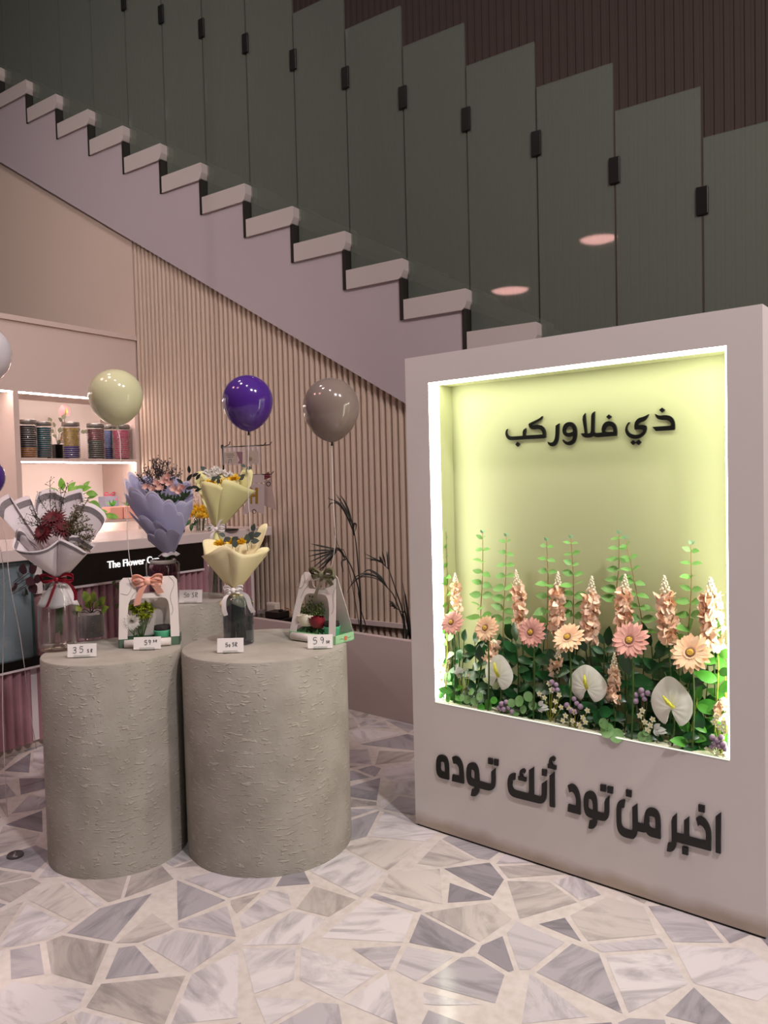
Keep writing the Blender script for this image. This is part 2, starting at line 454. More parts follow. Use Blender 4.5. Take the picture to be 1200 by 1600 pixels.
def m_floor():
    m = bpy.data.materials.new('broken_marble'); n, l = nodes(m); b = n['Principled BSDF']
    at = n.new('ShaderNodeAttribute'); at.attribute_name = 'stone'
    sp = n.new('ShaderNodeSeparateColor'); l.new(at.outputs['Color'], sp.inputs[0])
    tc = n.new('ShaderNodeTexCoord')
    vr = n.new('ShaderNodeVectorRotate'); vr.rotation_type = 'Z_AXIS'
    ml = n.new('ShaderNodeMath'); ml.operation = 'MULTIPLY'; ml.inputs[1].default_value = 6.28
    l.new(sp.outputs[1], ml.inputs[0]); l.new(ml.outputs[0], vr.inputs['Angle']); l.new(tc.outputs['Object'], vr.inputs['Vector'])
    ad = n.new('ShaderNodeVectorMath'); ad.operation = 'ADD'; cb = n.new('ShaderNodeCombineXYZ')
    m2 = n.new('ShaderNodeMath'); m2.operation = 'MULTIPLY'; m2.inputs[1].default_value = 50
    l.new(sp.outputs[2], m2.inputs[0]); l.new(m2.outputs[0], cb.inputs[2]); l.new(vr.outputs[0], ad.inputs[0]); l.new(cb.outputs[0], ad.inputs[1])
    mp = n.new('ShaderNodeMapping'); mp.inputs['Scale'].default_value = (5, 16, 5); l.new(ad.outputs[0], mp.inputs[0])
    nz = n.new('ShaderNodeTexNoise'); nz.inputs['Scale'].default_value = 1.0; nz.inputs['Detail'].default_value = 6; nz.inputs['Distortion'].default_value = 1.0
    nz.inputs['Roughness'].default_value = .62
    l.new(mp.outputs[0], nz.inputs['Vector'])
    vein = n.new('ShaderNodeValToRGB'); vein.color_ramp.elements[0].position = .30; vein.color_ramp.elements[0].color = (.40, .40, .42, 1)
    vein.color_ramp.elements[1].position = .55; vein.color_ramp.elements[1].color = (1, 1, 1, 1)
    l.new(nz.outputs[0], vein.inputs[0])
    base = n.new('ShaderNodeValToRGB'); cr = base.color_ramp
    cr.elements[0].position = .25; cr.elements[0].color = (*hx('807b82'), 1); cr.elements[1].position = .95; cr.elements[1].color = (*hx('d6d0d1'), 1)
    e = cr.elements.new(.6); e.color = (*hx('a9a4a9'), 1)
    l.new(sp.outputs[0], base.inputs[0])
    mx = n.new('ShaderNodeMix'); mx.data_type = 'RGBA'; mx.blend_type = 'MULTIPLY'; mx.inputs[0].default_value = .78
    gt = n.new('ShaderNodeMath'); gt.operation = 'GREATER_THAN'; gt.inputs[1].default_value = .8; l.new(sp.outputs[2], gt.inputs[0])
    gm = n.new('ShaderNodeMath'); gm.operation = 'MULTIPLY'; gm.inputs[1].default_value = .55; l.new(gt.outputs[0], gm.inputs[0])
    bg = n.new('ShaderNodeMix'); bg.data_type = 'RGBA'; bg.inputs[7].default_value = (*hx('c2b8ac'), 1)
    l.new(gm.outputs[0], bg.inputs[0]); l.new(base.outputs[0], bg.inputs[6])
    l.new(bg.outputs[2], mx.inputs[6]); l.new(vein.outputs[0], mx.inputs[7])
    n2 = n.new('ShaderNodeTexNoise'); n2.inputs['Scale'].default_value = 40; n2.inputs['Detail'].default_value = 4; l.new(tc.outputs['Object'], n2.inputs['Vector'])
    mort = n.new('ShaderNodeValToRGB'); mort.color_ramp.elements[0].position = .3; mort.color_ramp.elements[0].color = (*hx('c6bcb6'), 1)
    mort.color_ramp.elements[1].position = .6; mort.color_ramp.elements[1].color = (*hx('d2cac5'), 1); l.new(n2.outputs[0], mort.inputs[0])
    fin = n.new('ShaderNodeMix'); fin.data_type = 'RGBA'; l.new(at.outputs['Alpha'], fin.inputs[0]); l.new(mort.outputs[0], fin.inputs[6]); l.new(mx.outputs[2], fin.inputs[7])
    l.new(fin.outputs[2], b.inputs['Base Color']); b.inputs['Roughness'].default_value = .16
    b.inputs['Specular IOR Level'].default_value = .35
    return m
build_floor()

# ------------------------------------------------------------------ stair, walls
YS = 3.02                       # face of the stair side
RUN, RISE = .321, .187
def TX(k): return -1.600 - RUN*k
def TZ(k): return 1.643 + RISE*k
def build_slats(name, y, xa, xb, per, depth, z0, topf, m):
    mb = MB(); n = int((xb-xa)/per)
    for i in range(n):
        a = xa+i*per; g = per*.30
        zt0, zt1 = topf(a), topf(a+per)
        # groove back then raised rib with eased edges
        prof = [(a, y+depth), (a+g, y+depth), (a+g+.003, y+.002), (a+g+.006, y), (a+per-.006, y), (a+per-.003, y+.002), (a+per, y+depth)]
        for (p, q) in zip(prof[:-1], prof[1:]):
            zp = zt0+(zt1-zt0)*(p[0]-a)/per; zq = zt0+(zt1-zt0)*(q[0]-a)/per
            mb.add([(p[0], p[1], z0), (q[0], q[1], z0), (q[0], q[1], zq), (p[0], p[1], zp)], [(0, 1, 2, 3)])
    mb.box(xa, xb, y+depth+.001, y+depth+.02, z0, min(topf(xa), topf(xb)) if False else z0+.3)
    return struct(name, mb, m)
def soff(x): return 1.355 - .586*(x+1.91)      # underside line of the stair side
build_slats('wall_back', 3.048, -3.845, .62, .0350, .017, 0, lambda x: max(.05, soff(x)+.02), m_slat)
mb = MB(); mb.prism([(-7, 0), (-3.845, 0), (-3.845, soff(-3.845)+.02), (-7, soff(-7)+.02)], 'y', 3.05, 3.09)
struct('wall_left', mb, m_plain)
build_slats('wall_rear', 4.02, -7, 2.2, .045, .006, 0, lambda x: 7.0, m_brown)
# the stair: one thing with its side, treads and dark risers
stair = thing('staircase', 'white staircase climbing to the left along the back wall', 'staircase', (0, 0, 0), 0)
K0, K1 = -8, 17
poly = [(TX(K0)+RUN-.012, 0)]
for k in range(K0, K1):
    poly += [(TX(k)+RUN-.012, TZ(k)-.06), (TX(k)-.012, TZ(k)-.06)]
xe = TX(K1-1)
poly += [(xe, soff(xe))]
zx = -1.91 - (0-1.355)/.586
poly += [(zx-.0, 0)]
mb = MB()
mb.prism(poly, 'y', YS, 3.044)
obj('side', mb, m_stair, stair, False)
for k in range(K0, K1):
    mb = MB(); x0, x1, zt = TX(k), TX(k)+RUN+.016, TZ(k)
    # nosing profile at the right (front) end: flat face, cove below
    prof = [(x0+.012, zt-.090), (x1-.026, zt-.090), (x1-.014, zt-.082), (x1-.008, zt-.070), (x1-.004, zt-.062), (x1, zt-.052), (x1, zt-.006), (x1-.006, zt), (x0+.012, zt)]
    mb.prism(prof, 'y', YS-.012, 4.0)
    obj('tread', mb, m_tread, stair, False)
    mb = MB(); mb.box(x1-.0285, x1-.008, YS-.006, 3.99, zt-RISE-.088, zt-.088)
    obj('riser', mb, m_dark, stair, False, label='black riser')
# glass balustrade
bal = thing('glass_balustrade', 'stepped balustrade of tall tinted glass panes joined by black clips', 'balustrade', (0, 0, 0), 0)
for k in range(-4, 15):
    xa, xb, zb, zt = TX(k)+.012, TX(k)+RUN+.003, TZ(k)+.001, TZ(k)+1.147
    mb = MB(); mb.box(xa, xb, 3.054, 3.066, zb, zt)
    obj('glass_pane', mb, m_pane, bal, False)
    mb = MB(); mb.box(TX(k)-.014, TX(k)+.028, 3.046, 3.074, TZ(k)+.87, TZ(k)+.972)
    obj('clip', mb, m_clamp, bal, False, bevel=.003, label='black metal clip')

# ------------------------------------------------------------------ shelf unit against the far end
su = thing('shelf_unit', 'white lit shelf unit built in at the far left behind the counter', 'shelf unit', (-4.0, 2.3, 0), 0)
def sbox(name, x0, x1, y0, y1, z0, z1, m=None, parent=su, **k):
    b = MB(); b.box(x0+4.0, x1+4.0, y0-2.3, y1-2.3, z0, z1); return obj(name, b, m or m_unit, parent, False, **k)
sbox('bulkhead', -4.20, -3.84, .3, 3.046, 1.522, 1.885)
sbox('cornice', -4.20, -3.828, .3, 3.046, 1.885, 1.912)
sbox('back_panel', -4.20, -4.17, .3, 3.046, 0, 1.522, m_shelfin)
sbox('divider', -4.17, -3.84, 2.262, 2.292, 0, 1.522, m_unit)
sbox('end_panel', -4.17, -3.84, 3.020, 3.046, 0, 1.522, m_unit)
sh1 = sbox('shelf', -4.17, -3.84, 2.292, 3.020, 1.158, 1.176, m_unit)
sh2 = sbox('shelf', -4.17, -3.86, 2.292, 3.020, .806, .822, m_unit)
sbox('light_strip', -3.855, -3.845, .4, 2.262, 1.515, 1.522, m_led)
sbox('light_strip', -3.855, -3.845, 2.292, 3.02, 1.515, 1.522, m_led)
sbox('light_strip', -3.855, -3.845, 2.292, 3.02, 1.151, 1.158, m_led)
sbox('light_strip', -4.16, -4.15, 2.292, 3.02, .796, .806, m_led)

# ------------------------------------------------------------------ counter
XC = -2.80
ct = thing('service_counter', 'shop counter with pink ribbed front and black sign band', 'counter', (XC, 1.7, 0), 0)
def cbox(name, x0, x1, y0, y1, z0, z1, m, **k):
    b = MB(); b.box(x0, x1, y0-1.7, y1-1.7, z0, z1); return obj(name, b, m, ct, False, **k)
cbox('countertop', -.62, .025, .2, 3.03, .738, .783, m_counter, bevel=.003)
cbox('carcass', -.55, -.02, 1.71, 2.93, .03, .738, m_white)
cbox('lower_carcass', -.55, -.02, .2, 1.71, .03, .325, m_white)
cbox('plinth', -.55, -.035, .2, 2.93, 0, .03, m_unit)
def ribs(y0, y1, z0, z1):
    b = MB(); per = .0362; n = int((y1-y0)/per)
    for i in range(n):
        a = y0+i*per
        pts = [(-.02+.020*sin(pi*t/6), a+per*t/6) for t in range(7)]
        for p, q in zip(pts[:-1], pts[1:]):
            b.add([(p[0], p[1]-1.7, z0), (q[0], q[1]-1.7, z0), (q[0], q[1]-1.7, z1), (p[0], p[1]-1.7, z1)], [(0, 1, 2, 3)])
    return b
obj('ribbed_front', ribs(1.71, 2.93, .03, .738), m_pink, ct, False)
obj('ribbed_front', ribs(.2, 1.71, .03, .325), m_pink, ct, False)
b = MB()   # ribbed right end
for i in range(14):
    a = -.02-i*.0362
    b.lathe([(.017, .03), (.017, .738)], 10, (a-.018, 2.93-1.7, 0))
obj('ribbed_end', b, m_pink, ct)
cbox('sign_band', -.005, .006, 1.735, 2.567, .612, .738, m_black)
cbox('band_trim', -.005, .010, 1.71, 2.567, .603, .612, m_white)
cbox('corner_trim', -.02, .004, 1.705, 1.735, .603, .738, m_white)
cbox('slab', -.55, .012, .2, 1.71, .328, .362, m_black)
cbox('slab_trim', -.02, .014, .2, 1.71, .320, .328, m_white)
# sign lettering
fc = bpy.data.curves.new('t', 'FONT'); fc.body = 'The Flower Cup'; fc.size = .066; fc.extrude = .002; fc.offset = .0004
fo = bpy.data.objects.new('t', fc); COL.objects.link(fo); bpy.context.view_layer.update()
me = bpy.data.meshes.new_from_object(fo.evaluated_get(bpy.context.evaluated_depsgraph_get())); bpy.data.objects.remove(fo)
me.materials.clear(); me.materials.append(m_signlit)
pa, pb = onx(166, 888, XC), onx(228, 874, XC)
xs = [v.co.x for v in me.vertices]
# width of "The Flower" in the photograph gives the size
wtot = (pb[1]-pa[1])*14/10.6/(max(xs)-min(xs))
me.transform(Matrix(((0, 0, 1, .009), (wtot, 0, 0, pa[1]-1.7), (0, wtot*1.05, 0, pa[2]), (0, 0, 0, 1))))
obj('sign_lettering', me, None, ct, False, label='white shop-name lettering')

# glass display case on the low end of the counter
dc = thing('display_case', 'glass display case at the left end of the counter', 'display case', (XC-.01, 1.70, .362), 0)
def dbox(name, x0, x1, y0, y1, z0, z1, m, **k):
    b = MB(); b.box(x0, x1, y0, y1, z0, z1); return obj(name, b, m, dc, False, **k)
dbox('front_pane', -.006, 0, -1.4, 0, 0, .376, m_case)
dbox('side_pane', -.5, -.006, -.006, 0, 0, .376, m_case)
dbox('back_panel', -.52, -.50, -1.4, 0, 0, .376, m_white)
dbox('edge_strip', -.004, .004, -.005, .003, 0, .376, m_teal)
dbox('top_edge', -.004, .003, -1.4, 0, .368, .376, m_teal)

# ------------------------------------------------------------------ planter under the stair
pl = thing('planter_box', 'long low white planter box in front of the slatted wall', 'planter', (-2.057, 2.711, 0), -.1212)
b = MB(); b.box(-.66, 1.3, 0, .03, 0, .345); obj('front_board', b, m_planter, pl, False, bevel=.002)
b = MB(); b.box(-.66, -.63, .03, .235, 0, .345); obj('end_board', b, m_planter, pl, False)
b = MB(); b.box(-.63, 1.3, .03, .235, 0, .27); obj('soil', b, m_soil, pl, False)
b = MB(); b.box(-2.9, -.9, 3.03, 3.047, .312, .334); struct('trim_1', b, m_planter)

# ------------------------------------------------------------------ plinths
def m_plinth():
    m = mat('plaster', '9d9588', .8); n, l = nodes(m); bs = n['Principled BSDF']
    tc = n.new('ShaderNodeTexCoord'); sx = n.new('ShaderNodeSeparateXYZ'); l.new(tc.outputs['Object'], sx.inputs[0])
    at = n.new('ShaderNodeMath'); at.operation = 'ARCTAN2'; l.new(sx.outputs[1], at.inputs[0]); l.new(sx.outputs[0], at.inputs[1])
    cb = n.new('ShaderNodeCombineXYZ'); l.new(at.outputs[0], cb.inputs[0]); l.new(sx.outputs[2], cb.inputs[1])
    mp = n.new('ShaderNodeMapping'); mp.inputs['Scale'].default_value = (9, 120, 1); mp.inputs['Rotation'].default_value = (0, 0, .02); l.new(cb.outputs[0], mp.inputs[0])
    nz = n.new('ShaderNodeTexNoise'); nz.inputs['Scale'].default_value = 1.0; nz.inputs['Detail'].default_value = 2; nz.inputs['Distortion'].default_value = .6
    l.new(mp.outputs[0], nz.inputs['Vector'])
    r = n.new('ShaderNodeValToRGB'); r.color_ramp.elements[0].position = .57; r.color_ramp.elements[1].position = .66; l.new(nz.outputs[0], r.inputs[0])
    # ridges come in upright bands
    mp2 = n.new('ShaderNodeMapping'); mp2.inputs['Scale'].default_value = (4.2, 1.5, 1); l.new(cb.outputs[0], mp2.inputs[0])
    n2 = n.new('ShaderNodeTexNoise'); n2.inputs['Scale'].default_value = 1.0; n2.inputs['Detail'].default_value = 1; l.new(mp2.outputs[0], n2.inputs['Vector'])
    r2 = n.new('ShaderNodeValToRGB'); r2.color_ramp.elements[0].position = .36; r2.color_ramp.elements[1].position = .52; l.new(n2.outputs[0], r2.inputs[0])
    mu0 = n.new('ShaderNodeMath'); mu0.operation = 'MULTIPLY'; l.new(r.outputs[0], mu0.inputs[0]); l.new(r2.outputs[0], mu0.inputs[1])
    ge = n.new('ShaderNodeNewGeometry'); sg = n.new('ShaderNodeSeparateXYZ'); l.new(ge.outputs['True Normal'], sg.inputs[0])      # trowel ridges only on the side
    lt = n.new('ShaderNodeMath'); lt.operation = 'LESS_THAN'; lt.inputs[1].default_value = .5; l.new(sg.outputs[2], lt.inputs[0])
    mu = n.new('ShaderNodeMath'); mu.operation = 'MULTIPLY'; l.new(mu0.outputs[0], mu.inputs[0]); l.new(lt.outputs[0], mu.inputs[1])
    n3 = n.new('ShaderNodeTexNoise'); n3.inputs['Scale'].default_value = 75; n3.inputs['Detail'].default_value = 4; l.new(tc.outputs['Object'], n3.inputs['Vector'])
    ma = n.new('ShaderNodeMath'); ma.operation = 'MULTIPLY_ADD'; ma.inputs[1].default_value = .55; l.new(n3.outputs[0], ma.inputs[0]); l.new(mu.outputs[0], ma.inputs[2])
    bp = n.new('ShaderNodeBump'); bp.inputs['Strength'].default_value = .8; bp.inputs['Distance'].default_value = .0022
    l.new(ma.outputs[0], bp.inputs['Height']); l.new(bp.outputs[0], bs.inputs['Normal'])
    n4 = n.new('ShaderNodeTexNoise'); n4.inputs['Scale'].default_value = 9; n4.inputs['Detail'].default_value = 5; l.new(tc.outputs['Object'], n4.inputs['Vector'])
    rc = n.new('ShaderNodeValToRGB'); rc.color_ramp.elements[0].position = .35; rc.color_ramp.elements[0].color = (*hx('989287'), 1)
    rc.color_ramp.elements[1].position = .65; rc.color_ramp.elements[1].color = (*hx('aaa49a'), 1)
    l.new(n4.outputs[0], rc.inputs[0])
    mxr = n.new('ShaderNodeMix'); mxr.data_type = 'RGBA'; mxr.inputs[7].default_value = (*hx('c4bdae'), 1)  # lighter ridge colour paints in the light their edges catch
    mk = n.new('ShaderNodeMath'); mk.operation = 'MULTIPLY'; mk.inputs[1].default_value = .38; l.new(mu.outputs[0], mk.inputs[0])
    l.new(mk.outputs[0], mxr.inputs[0]); l.new(rc.outputs[0], mxr.inputs[6]); l.new(mxr.outputs[2], bs.inputs['Base Color'])
    return m
m_pl = m_plinth()
PT = .555
def plinth(c, R, h, label):
    b = MB(); b.lathe([(R, 0), (R, .02), (R*1.002, h*.5), (R, h-.006), (R-.002, h-.002), (R-.007, h), (R*.6, h), (.001, h)], 72)
    o = obj('display_plinth', b, m_pl); o.location = (c[0], c[1], 0); smooth_angle(o, 40)
    return tag(o, label, 'plinth', 'round plaster plinths')
plinth((-1.502, 1.598), .229, PT, 'grey rough plaster cylinder plinth, nearest the lit flower panel')
plinth((-1.832, 1.338), .186, PT, 'grey rough plaster cylinder plinth, leftmost, carrying the red-ribbon bouquet')
PB = .60
plinth((-2.185, 1.88), .172, PB, 'grey rough plaster cylinder plinth behind the two front ones')

# ================================================================== LIT FLOWER PANEL
PA = (-1.191, 1.877, 0.0); PRZ = radians(-5.39)
PWID, PHGT = .942, 1.351
OX0, OX1, OZ0, OZ1 = .0805, .8705, .3755, 1.2745
ND = .110                                   # depth of the niche
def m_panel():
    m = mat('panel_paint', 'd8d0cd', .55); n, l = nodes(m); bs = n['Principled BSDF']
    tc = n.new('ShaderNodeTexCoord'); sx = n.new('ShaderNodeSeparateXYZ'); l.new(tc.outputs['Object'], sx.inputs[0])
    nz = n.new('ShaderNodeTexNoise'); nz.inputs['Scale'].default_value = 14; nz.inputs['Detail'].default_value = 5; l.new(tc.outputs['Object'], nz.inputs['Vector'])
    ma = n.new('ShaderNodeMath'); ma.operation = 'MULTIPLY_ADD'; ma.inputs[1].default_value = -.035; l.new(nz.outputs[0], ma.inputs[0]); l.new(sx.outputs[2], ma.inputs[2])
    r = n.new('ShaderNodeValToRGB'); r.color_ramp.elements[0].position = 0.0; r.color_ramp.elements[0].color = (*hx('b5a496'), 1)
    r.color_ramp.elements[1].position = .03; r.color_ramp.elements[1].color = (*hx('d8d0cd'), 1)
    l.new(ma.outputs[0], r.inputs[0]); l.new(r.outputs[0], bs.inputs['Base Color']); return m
dp = thing('flower_display_panel', 'tall white freestanding panel with a lit green flower niche and black lettering', 'display panel', PA, PRZ)
TH = .15
b = MB()
for (x0, x1, z0, z1) in ((0, OX0, .006, PHGT), (OX1, PWID, .006, PHGT), (OX0, OX1, .006, OZ0), (OX0, OX1, OZ1, PHGT)): b.box(x0, x1, 0, TH, z0, z1)
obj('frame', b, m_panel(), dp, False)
b = MB(); b.box(.004, PWID-.004, .004, TH, 0, .006); obj('shadow_gap', b, m_dark, dp, False)
b = MB(); b.box(OX0, OX1, ND, ND+.01, OZ0, OZ1); obj('niche_back', b, m_niche, dp, False)
SD = .046
b = MB(); b.box(OX0, OX0+.003, SD, ND, OZ0+.001, OZ1); b.box(OX1-.003, OX1, SD, ND, OZ0+.001, OZ1); b.box(OX0+.003, OX1-.003, SD, ND, OZ1-.003, OZ1); obj('niche_lining', b, m_niche, dp, False)
e_ = .0035
b = MB(); b.box(OX0, OX0+e_, .001, SD, OZ0+.001, OZ1); obj('light_strip', b, m_niche_led, dp, False)
b = MB(); b.box(OX1-e_, OX1, .001, SD, OZ0+.001, OZ1); obj('light_strip', b, m_niche_led, dp, False)
b = MB(); b.box(OX0+e_, OX1-e_, .001, SD, OZ1-e_, OZ1); obj('light_strip', b, m_niche_led, dp, False)
b = MB(); b.box(OX0+e_, OX1-e_, .0, ND-.001, OZ0, OZ0+e_); obj('niche_floor', b, m_niche_in, dp, False)
b = MB(); b.box(OX0, OX1, -.0012, .002, OZ0-.0005, OZ0+.0022); obj('lit_sill_edge', b, emis('sill_glow', (1.0, 1.0, .86), 1.1), dp, False)  # white trim, no lamp: its emission stands in for niche light falling on it

def letters(name, shapes, ox, oy, sc, ydist, dep, it=1):
    """each shape = [outline, hole...] in crop pixels -> flat cut letters standing on the upright plane ydist behind the face"""
    loops = []
    for sh in shapes:
        for lp in sh:
            q = []
            for (x, y) in smooth_loop(lp, it):
                P = Lp(dp, ox+x/sc, oy+y/sc, ydist); q.append((P.x, P.z))
            loops.append(q)
    tf = Matrix(((1, 0, 0, 0), (0, 0, -1, ydist-dep/2+.0005), (0, 1, 0, 0), (0, 0, 0, 1)))
    return flat_shape(name, loops, dep, m_ink, dp, tf)
L1 = [[[(150,85),(110,95),(85,150),(78,240),(82,340),(100,400),(140,445),(275,478),(272,300),(265,200),(240,130),(200,95)], [(145,190),(140,240),(140,310),(160,345),(218,362),(215,260),(205,205),(180,192)]],
 [[(328,128),(345,110),(385,105),(430,130),(465,180),(490,260),(500,350),(505,538),(325,495),(335,393),(440,418),(440,330),(430,270),(405,235),(375,220),(350,228)]],
 [[(625,205),(585,220),(560,270),(550,350),(552,440),(570,520),(600,555),(640,575),(672,582),(685,600),(678,620),(640,620),(632,650),(620,722),(660,735),(695,732),(725,705),(740,660),(747,605),(880,642),(925,645),(965,630),(990,590),(1000,530),(998,300),(940,345),(940,520),(930,545),(900,540),(747,497),(742,380),(730,300),(700,235),(665,210)], [(625,315),(612,350),(612,420),(622,450),(680,478),(680,370),(670,330),(648,315)]],
 [[(890,132),(958,148),(956,240),(890,225)]], [[(980,150),(1046,165),(1044,260),(980,248)]]]
letters('lettering', L1, 675, 1170, 10, 0, .006)
L2 = [[[(255,455),(210,443),(165,460),(130,510),(112,600),(118,740),(150,830),(200,880),(280,910),(730,1020),(785,1005),(820,960),(835,880),(835,585),(755,640),(752,850),(740,880),(700,885),(600,855),(598,332),(515,385),(515,800),(495,828),(450,820),(240,765),(205,730),(190,680),(192,610),(210,578),(248,575)]],
 [[(312,500),(338,505),(335,440),(350,385),(390,358),(430,370),(448,410),(430,452),(400,430),(380,450),(378,490),(400,515),(456,535),(455,608),(312,572)]],
 [[(755,370),(838,388),(838,508),(755,488)]], [[(985,428),(992,1090),(915,1075),(900,1055),(900,490)]],
 [[(865,275),(888,278),(888,210),(905,155),(950,128),(990,145),(1008,185),(985,228),(950,205),(932,225),(932,265),(960,292),(1020,310),(1018,385),(920,360),(865,350)]]]
letters('lettering', L2, 785, 1170, 12, 0, .006)
L3 = [[[(110,215),(150,190),(200,185),(260,220),(310,290),(350,400),(370,520),(372,828),(108,758),(122,608),(282,650),(285,520),(270,440),(235,370),(195,345),(145,362)]],
 [[(545,332),(490,355),(455,420),(440,530),(445,680),(470,790),(510,850),(560,880),(630,900),(625,955),(565,950),(540,1105),(590,1122),(650,1115),(695,1070),(718,990),(722,930),(860,960),(910,945),(950,890),(968,800),(965,440),(878,510),(875,760),(855,803),(720,768),(718,560),(695,440),(650,370),(600,338)], [(545,490),(525,530),(527,670),(545,715),(636,745),(632,580),(610,515),(575,495)]],
 [[(788,195),(905,215),(900,355),(788,330)]], [[(935,230),(1050,255),(1045,393),(935,370)]]]
letters('lettering', L3, 880, 1210, 13.333, 0, .006)
L4 = [[[(295,322),(230,312),(170,345),(135,420),(122,560),(130,850),(160,970),(220,1050),(300,1095),(450,1132),(500,1120),(540,1060),(555,965),(700,998),(740,990),(775,1040),(830,1080),(1040,1135),(1040,800),(1025,660),(985,560),(920,500),(830,478),(765,495),(725,560),(702,680),(695,790),(680,825),(560,795),(550,398),(455,465),(460,920),(440,958),(400,955),(280,915),(235,870),(215,800),(212,540),(235,485),(280,482)], [(810,650),(797,690),(797,850),(820,890),(860,915),(938,935),(935,740),(920,680),(870,658)]],
 [[(322,98),(435,128),(432,268),(322,238)]]]
letters('lettering', L4, 955, 1225, 13.333, 0, .006)
L5 = [[[(275,300),(182,378),(188,800),(180,850),(118,850),(95,1005),(165,1020),(225,995),(262,930),(275,832),(920,1003),(925,700),(910,600),(870,490),(800,390),(720,355),(680,358),(640,385),(678,535),(720,515),(770,540),(810,600),(830,680),(828,820),(508,738),(508,360),(420,425),(418,670),(395,697),(275,670)]],
 [[(685,130),(800,158),(800,288),(688,262)]], [[(380,925),(490,950),(490,1085),(382,1055)]], [[(1105,283),(1102,1055),(1010,1030),(1010,350)]]]
letters('lettering', L5, 1035, 1245, 12, 0, .006)
T1 = [[[(80,260),(60,275),(50,320),(60,365),(95,405),(130,412),(300,400),(570,385),(590,375),(590,300),(570,245),(535,212),(480,203),(400,213),(395,205),(540,130),(550,88),(535,90),(515,115),(370,185),(360,200),(370,235),(395,262),(430,268),(490,260),(525,270),(545,300),(550,332),(320,348),(325,248),(285,278),(282,352),(120,362),(85,345),(68,310),(70,285)]],
 [[(212,435),(242,465),(215,497),(183,468)]],
 [[(770,185),(725,215),(720,340),(710,400),(685,440),(650,445),(615,430),(625,465),(660,492),(700,490),(735,465),(758,410),(765,330)]],
 [[(910,165),(860,178),(825,220),(812,280),(825,330),(865,362),(910,368),(955,345),(955,380),(940,410),(900,430),(860,430),(820,402),(815,415),(840,455),(890,480),(935,475),(980,440),(1003,380),(1008,300),(1000,240),(975,195),(945,172)], [(905,222),(870,240),(850,275),(862,305),(905,315),(955,295),(955,262),(940,235)]]]
letters('lettering', T1, 785, 640, 8.571, ND, .006)
T2 = [[[(145,110),(112,155),(140,330),(95,335),(130,380),(200,382),(235,362),(270,378),(300,375),(492,360),(495,290),(480,235),(445,205),(405,198),(365,208),(335,245),(325,290),(330,322),(265,330),(245,318),(250,90),(213,120),(208,310),(200,330),(165,335)], [(405,250),(375,265),(358,300),(370,318),(455,315),(455,285),(440,258)]],
 [[(405,125),(435,150),(405,178),(376,152)]],
 [[(845,122),(790,150),(730,165),(695,205),(685,255),(690,292),(760,290),(785,298),(775,325),(740,345),(690,350),(640,335),(612,305),(605,270),(615,240),(638,213),(620,212),(595,250),(583,300),(600,350),(640,385),(700,397),(760,380),(805,340),(825,280),(815,248),(790,240),(720,242),(745,215),(790,200),(820,175)]],
 [[(672,408),(700,432),(735,402),(763,432),(733,462),(702,438),(672,462),(643,435)]],
 [[(912,118),(930,165),(970,185),(1040,185),(1075,200),(1095,230),(1085,248),(885,262),(925,308),(1120,297),(1132,285),(1132,220),(1115,170),(1080,140),(1030,130),(960,140)]],
 [[(992,50),(1022,77),(992,105),(960,77)]]]
letters('lettering', T2, 895, 630, 7.0588, ND, .006)

# ------------------------------------------------------------------ flowers growing in the niche (each stem a thing of its own)
NPX = np.array([cos(PRZ), sin(PRZ), 0]); NPY = np.array([-sin(PRZ), cos(PRZ), 0])
def nroot(name, label, cat, base, group, dy):
    """a thing whose base stands on the niche floor; returns (root, local-from-pixel function)"""
    dy = dy*1.9
    x = Lp(dp, base[0], base[1], dy).x
    P = np.array(PA)+NPX*x+NPY*dy+np.array([0, 0, OZ0+e_])
    r = thing(name, label, cat, P, PRZ, group); NCL[r.name] = (OX0+.006-x, OX1-.006-x, ND-.003-dy)
    return r, (lambda px, py, d=0.0: Lp(r, px, py, d))
def stem_to(r, p, m=m_stemg, rad=.0018, name='stem', parent=None, bow=.004):
    p = Vector(p); b = MB()
    b.tube(spline([(0, 0, 0), (p.x*.35+bow, p.y*.4, p.z*.5), p], 5), rad, 5)
    return obj(name, b, m, parent or r)

def eucalyptus(label, tip, base, n, dy, sgn=1):
    r, px = nroot('eucalyptus_stem', label, 'eucalyptus', base, 'tall eucalyptus stems in the niche', dy)
    t = px(*tip); lo = px(*base)
    pts = spline([(lo.x, 0, .0), lo, (lo+t)/2+Vector((.003*sgn, 0, 0)), t], 6)
    b = MB(); b.tube(pts, [.0016-.0008*i/len(pts) for i in range(len(pts))], 5); obj('stem', b, m_stemtan, r)
    for i in range(n):
        f = i/(n-1); p = lo.lerp(t, .02+.90*f); p = p+Vector((.003*sgn*sin(pi*f), 0, 0))
        L = .045*(1-.5*f)*rnd(.85, 1.1); a0 = rnd(-.5, .5) + (.9 if i % 2 else 0)
        for s in (-1, 1):
            d = Vector((s*cos(a0), -abs(sin(a0))*rnd(.2, .9), rnd(-.1, .45)))
            nr = Vector((rnd(-.4, .4), rnd(-1.5, -.4), 1.0))
            bl = MB(); bl.leaf(p, d, nr, L, L*.62, rnd(0, .3), .1, .55, 4)
            obj('leaf', bl, m_leafe, r)
    b = MB()
    for i in range(7):
        a = i*2.1; b.leaf(t-Vector((0, 0, .004)), (cos(a)*.7, sin(a)*.4-.2, .6+.1*i), (0, -1, .3), .012, .006, .1, .1, .5, 3)
    obj('tip', b, m_leaft, r)
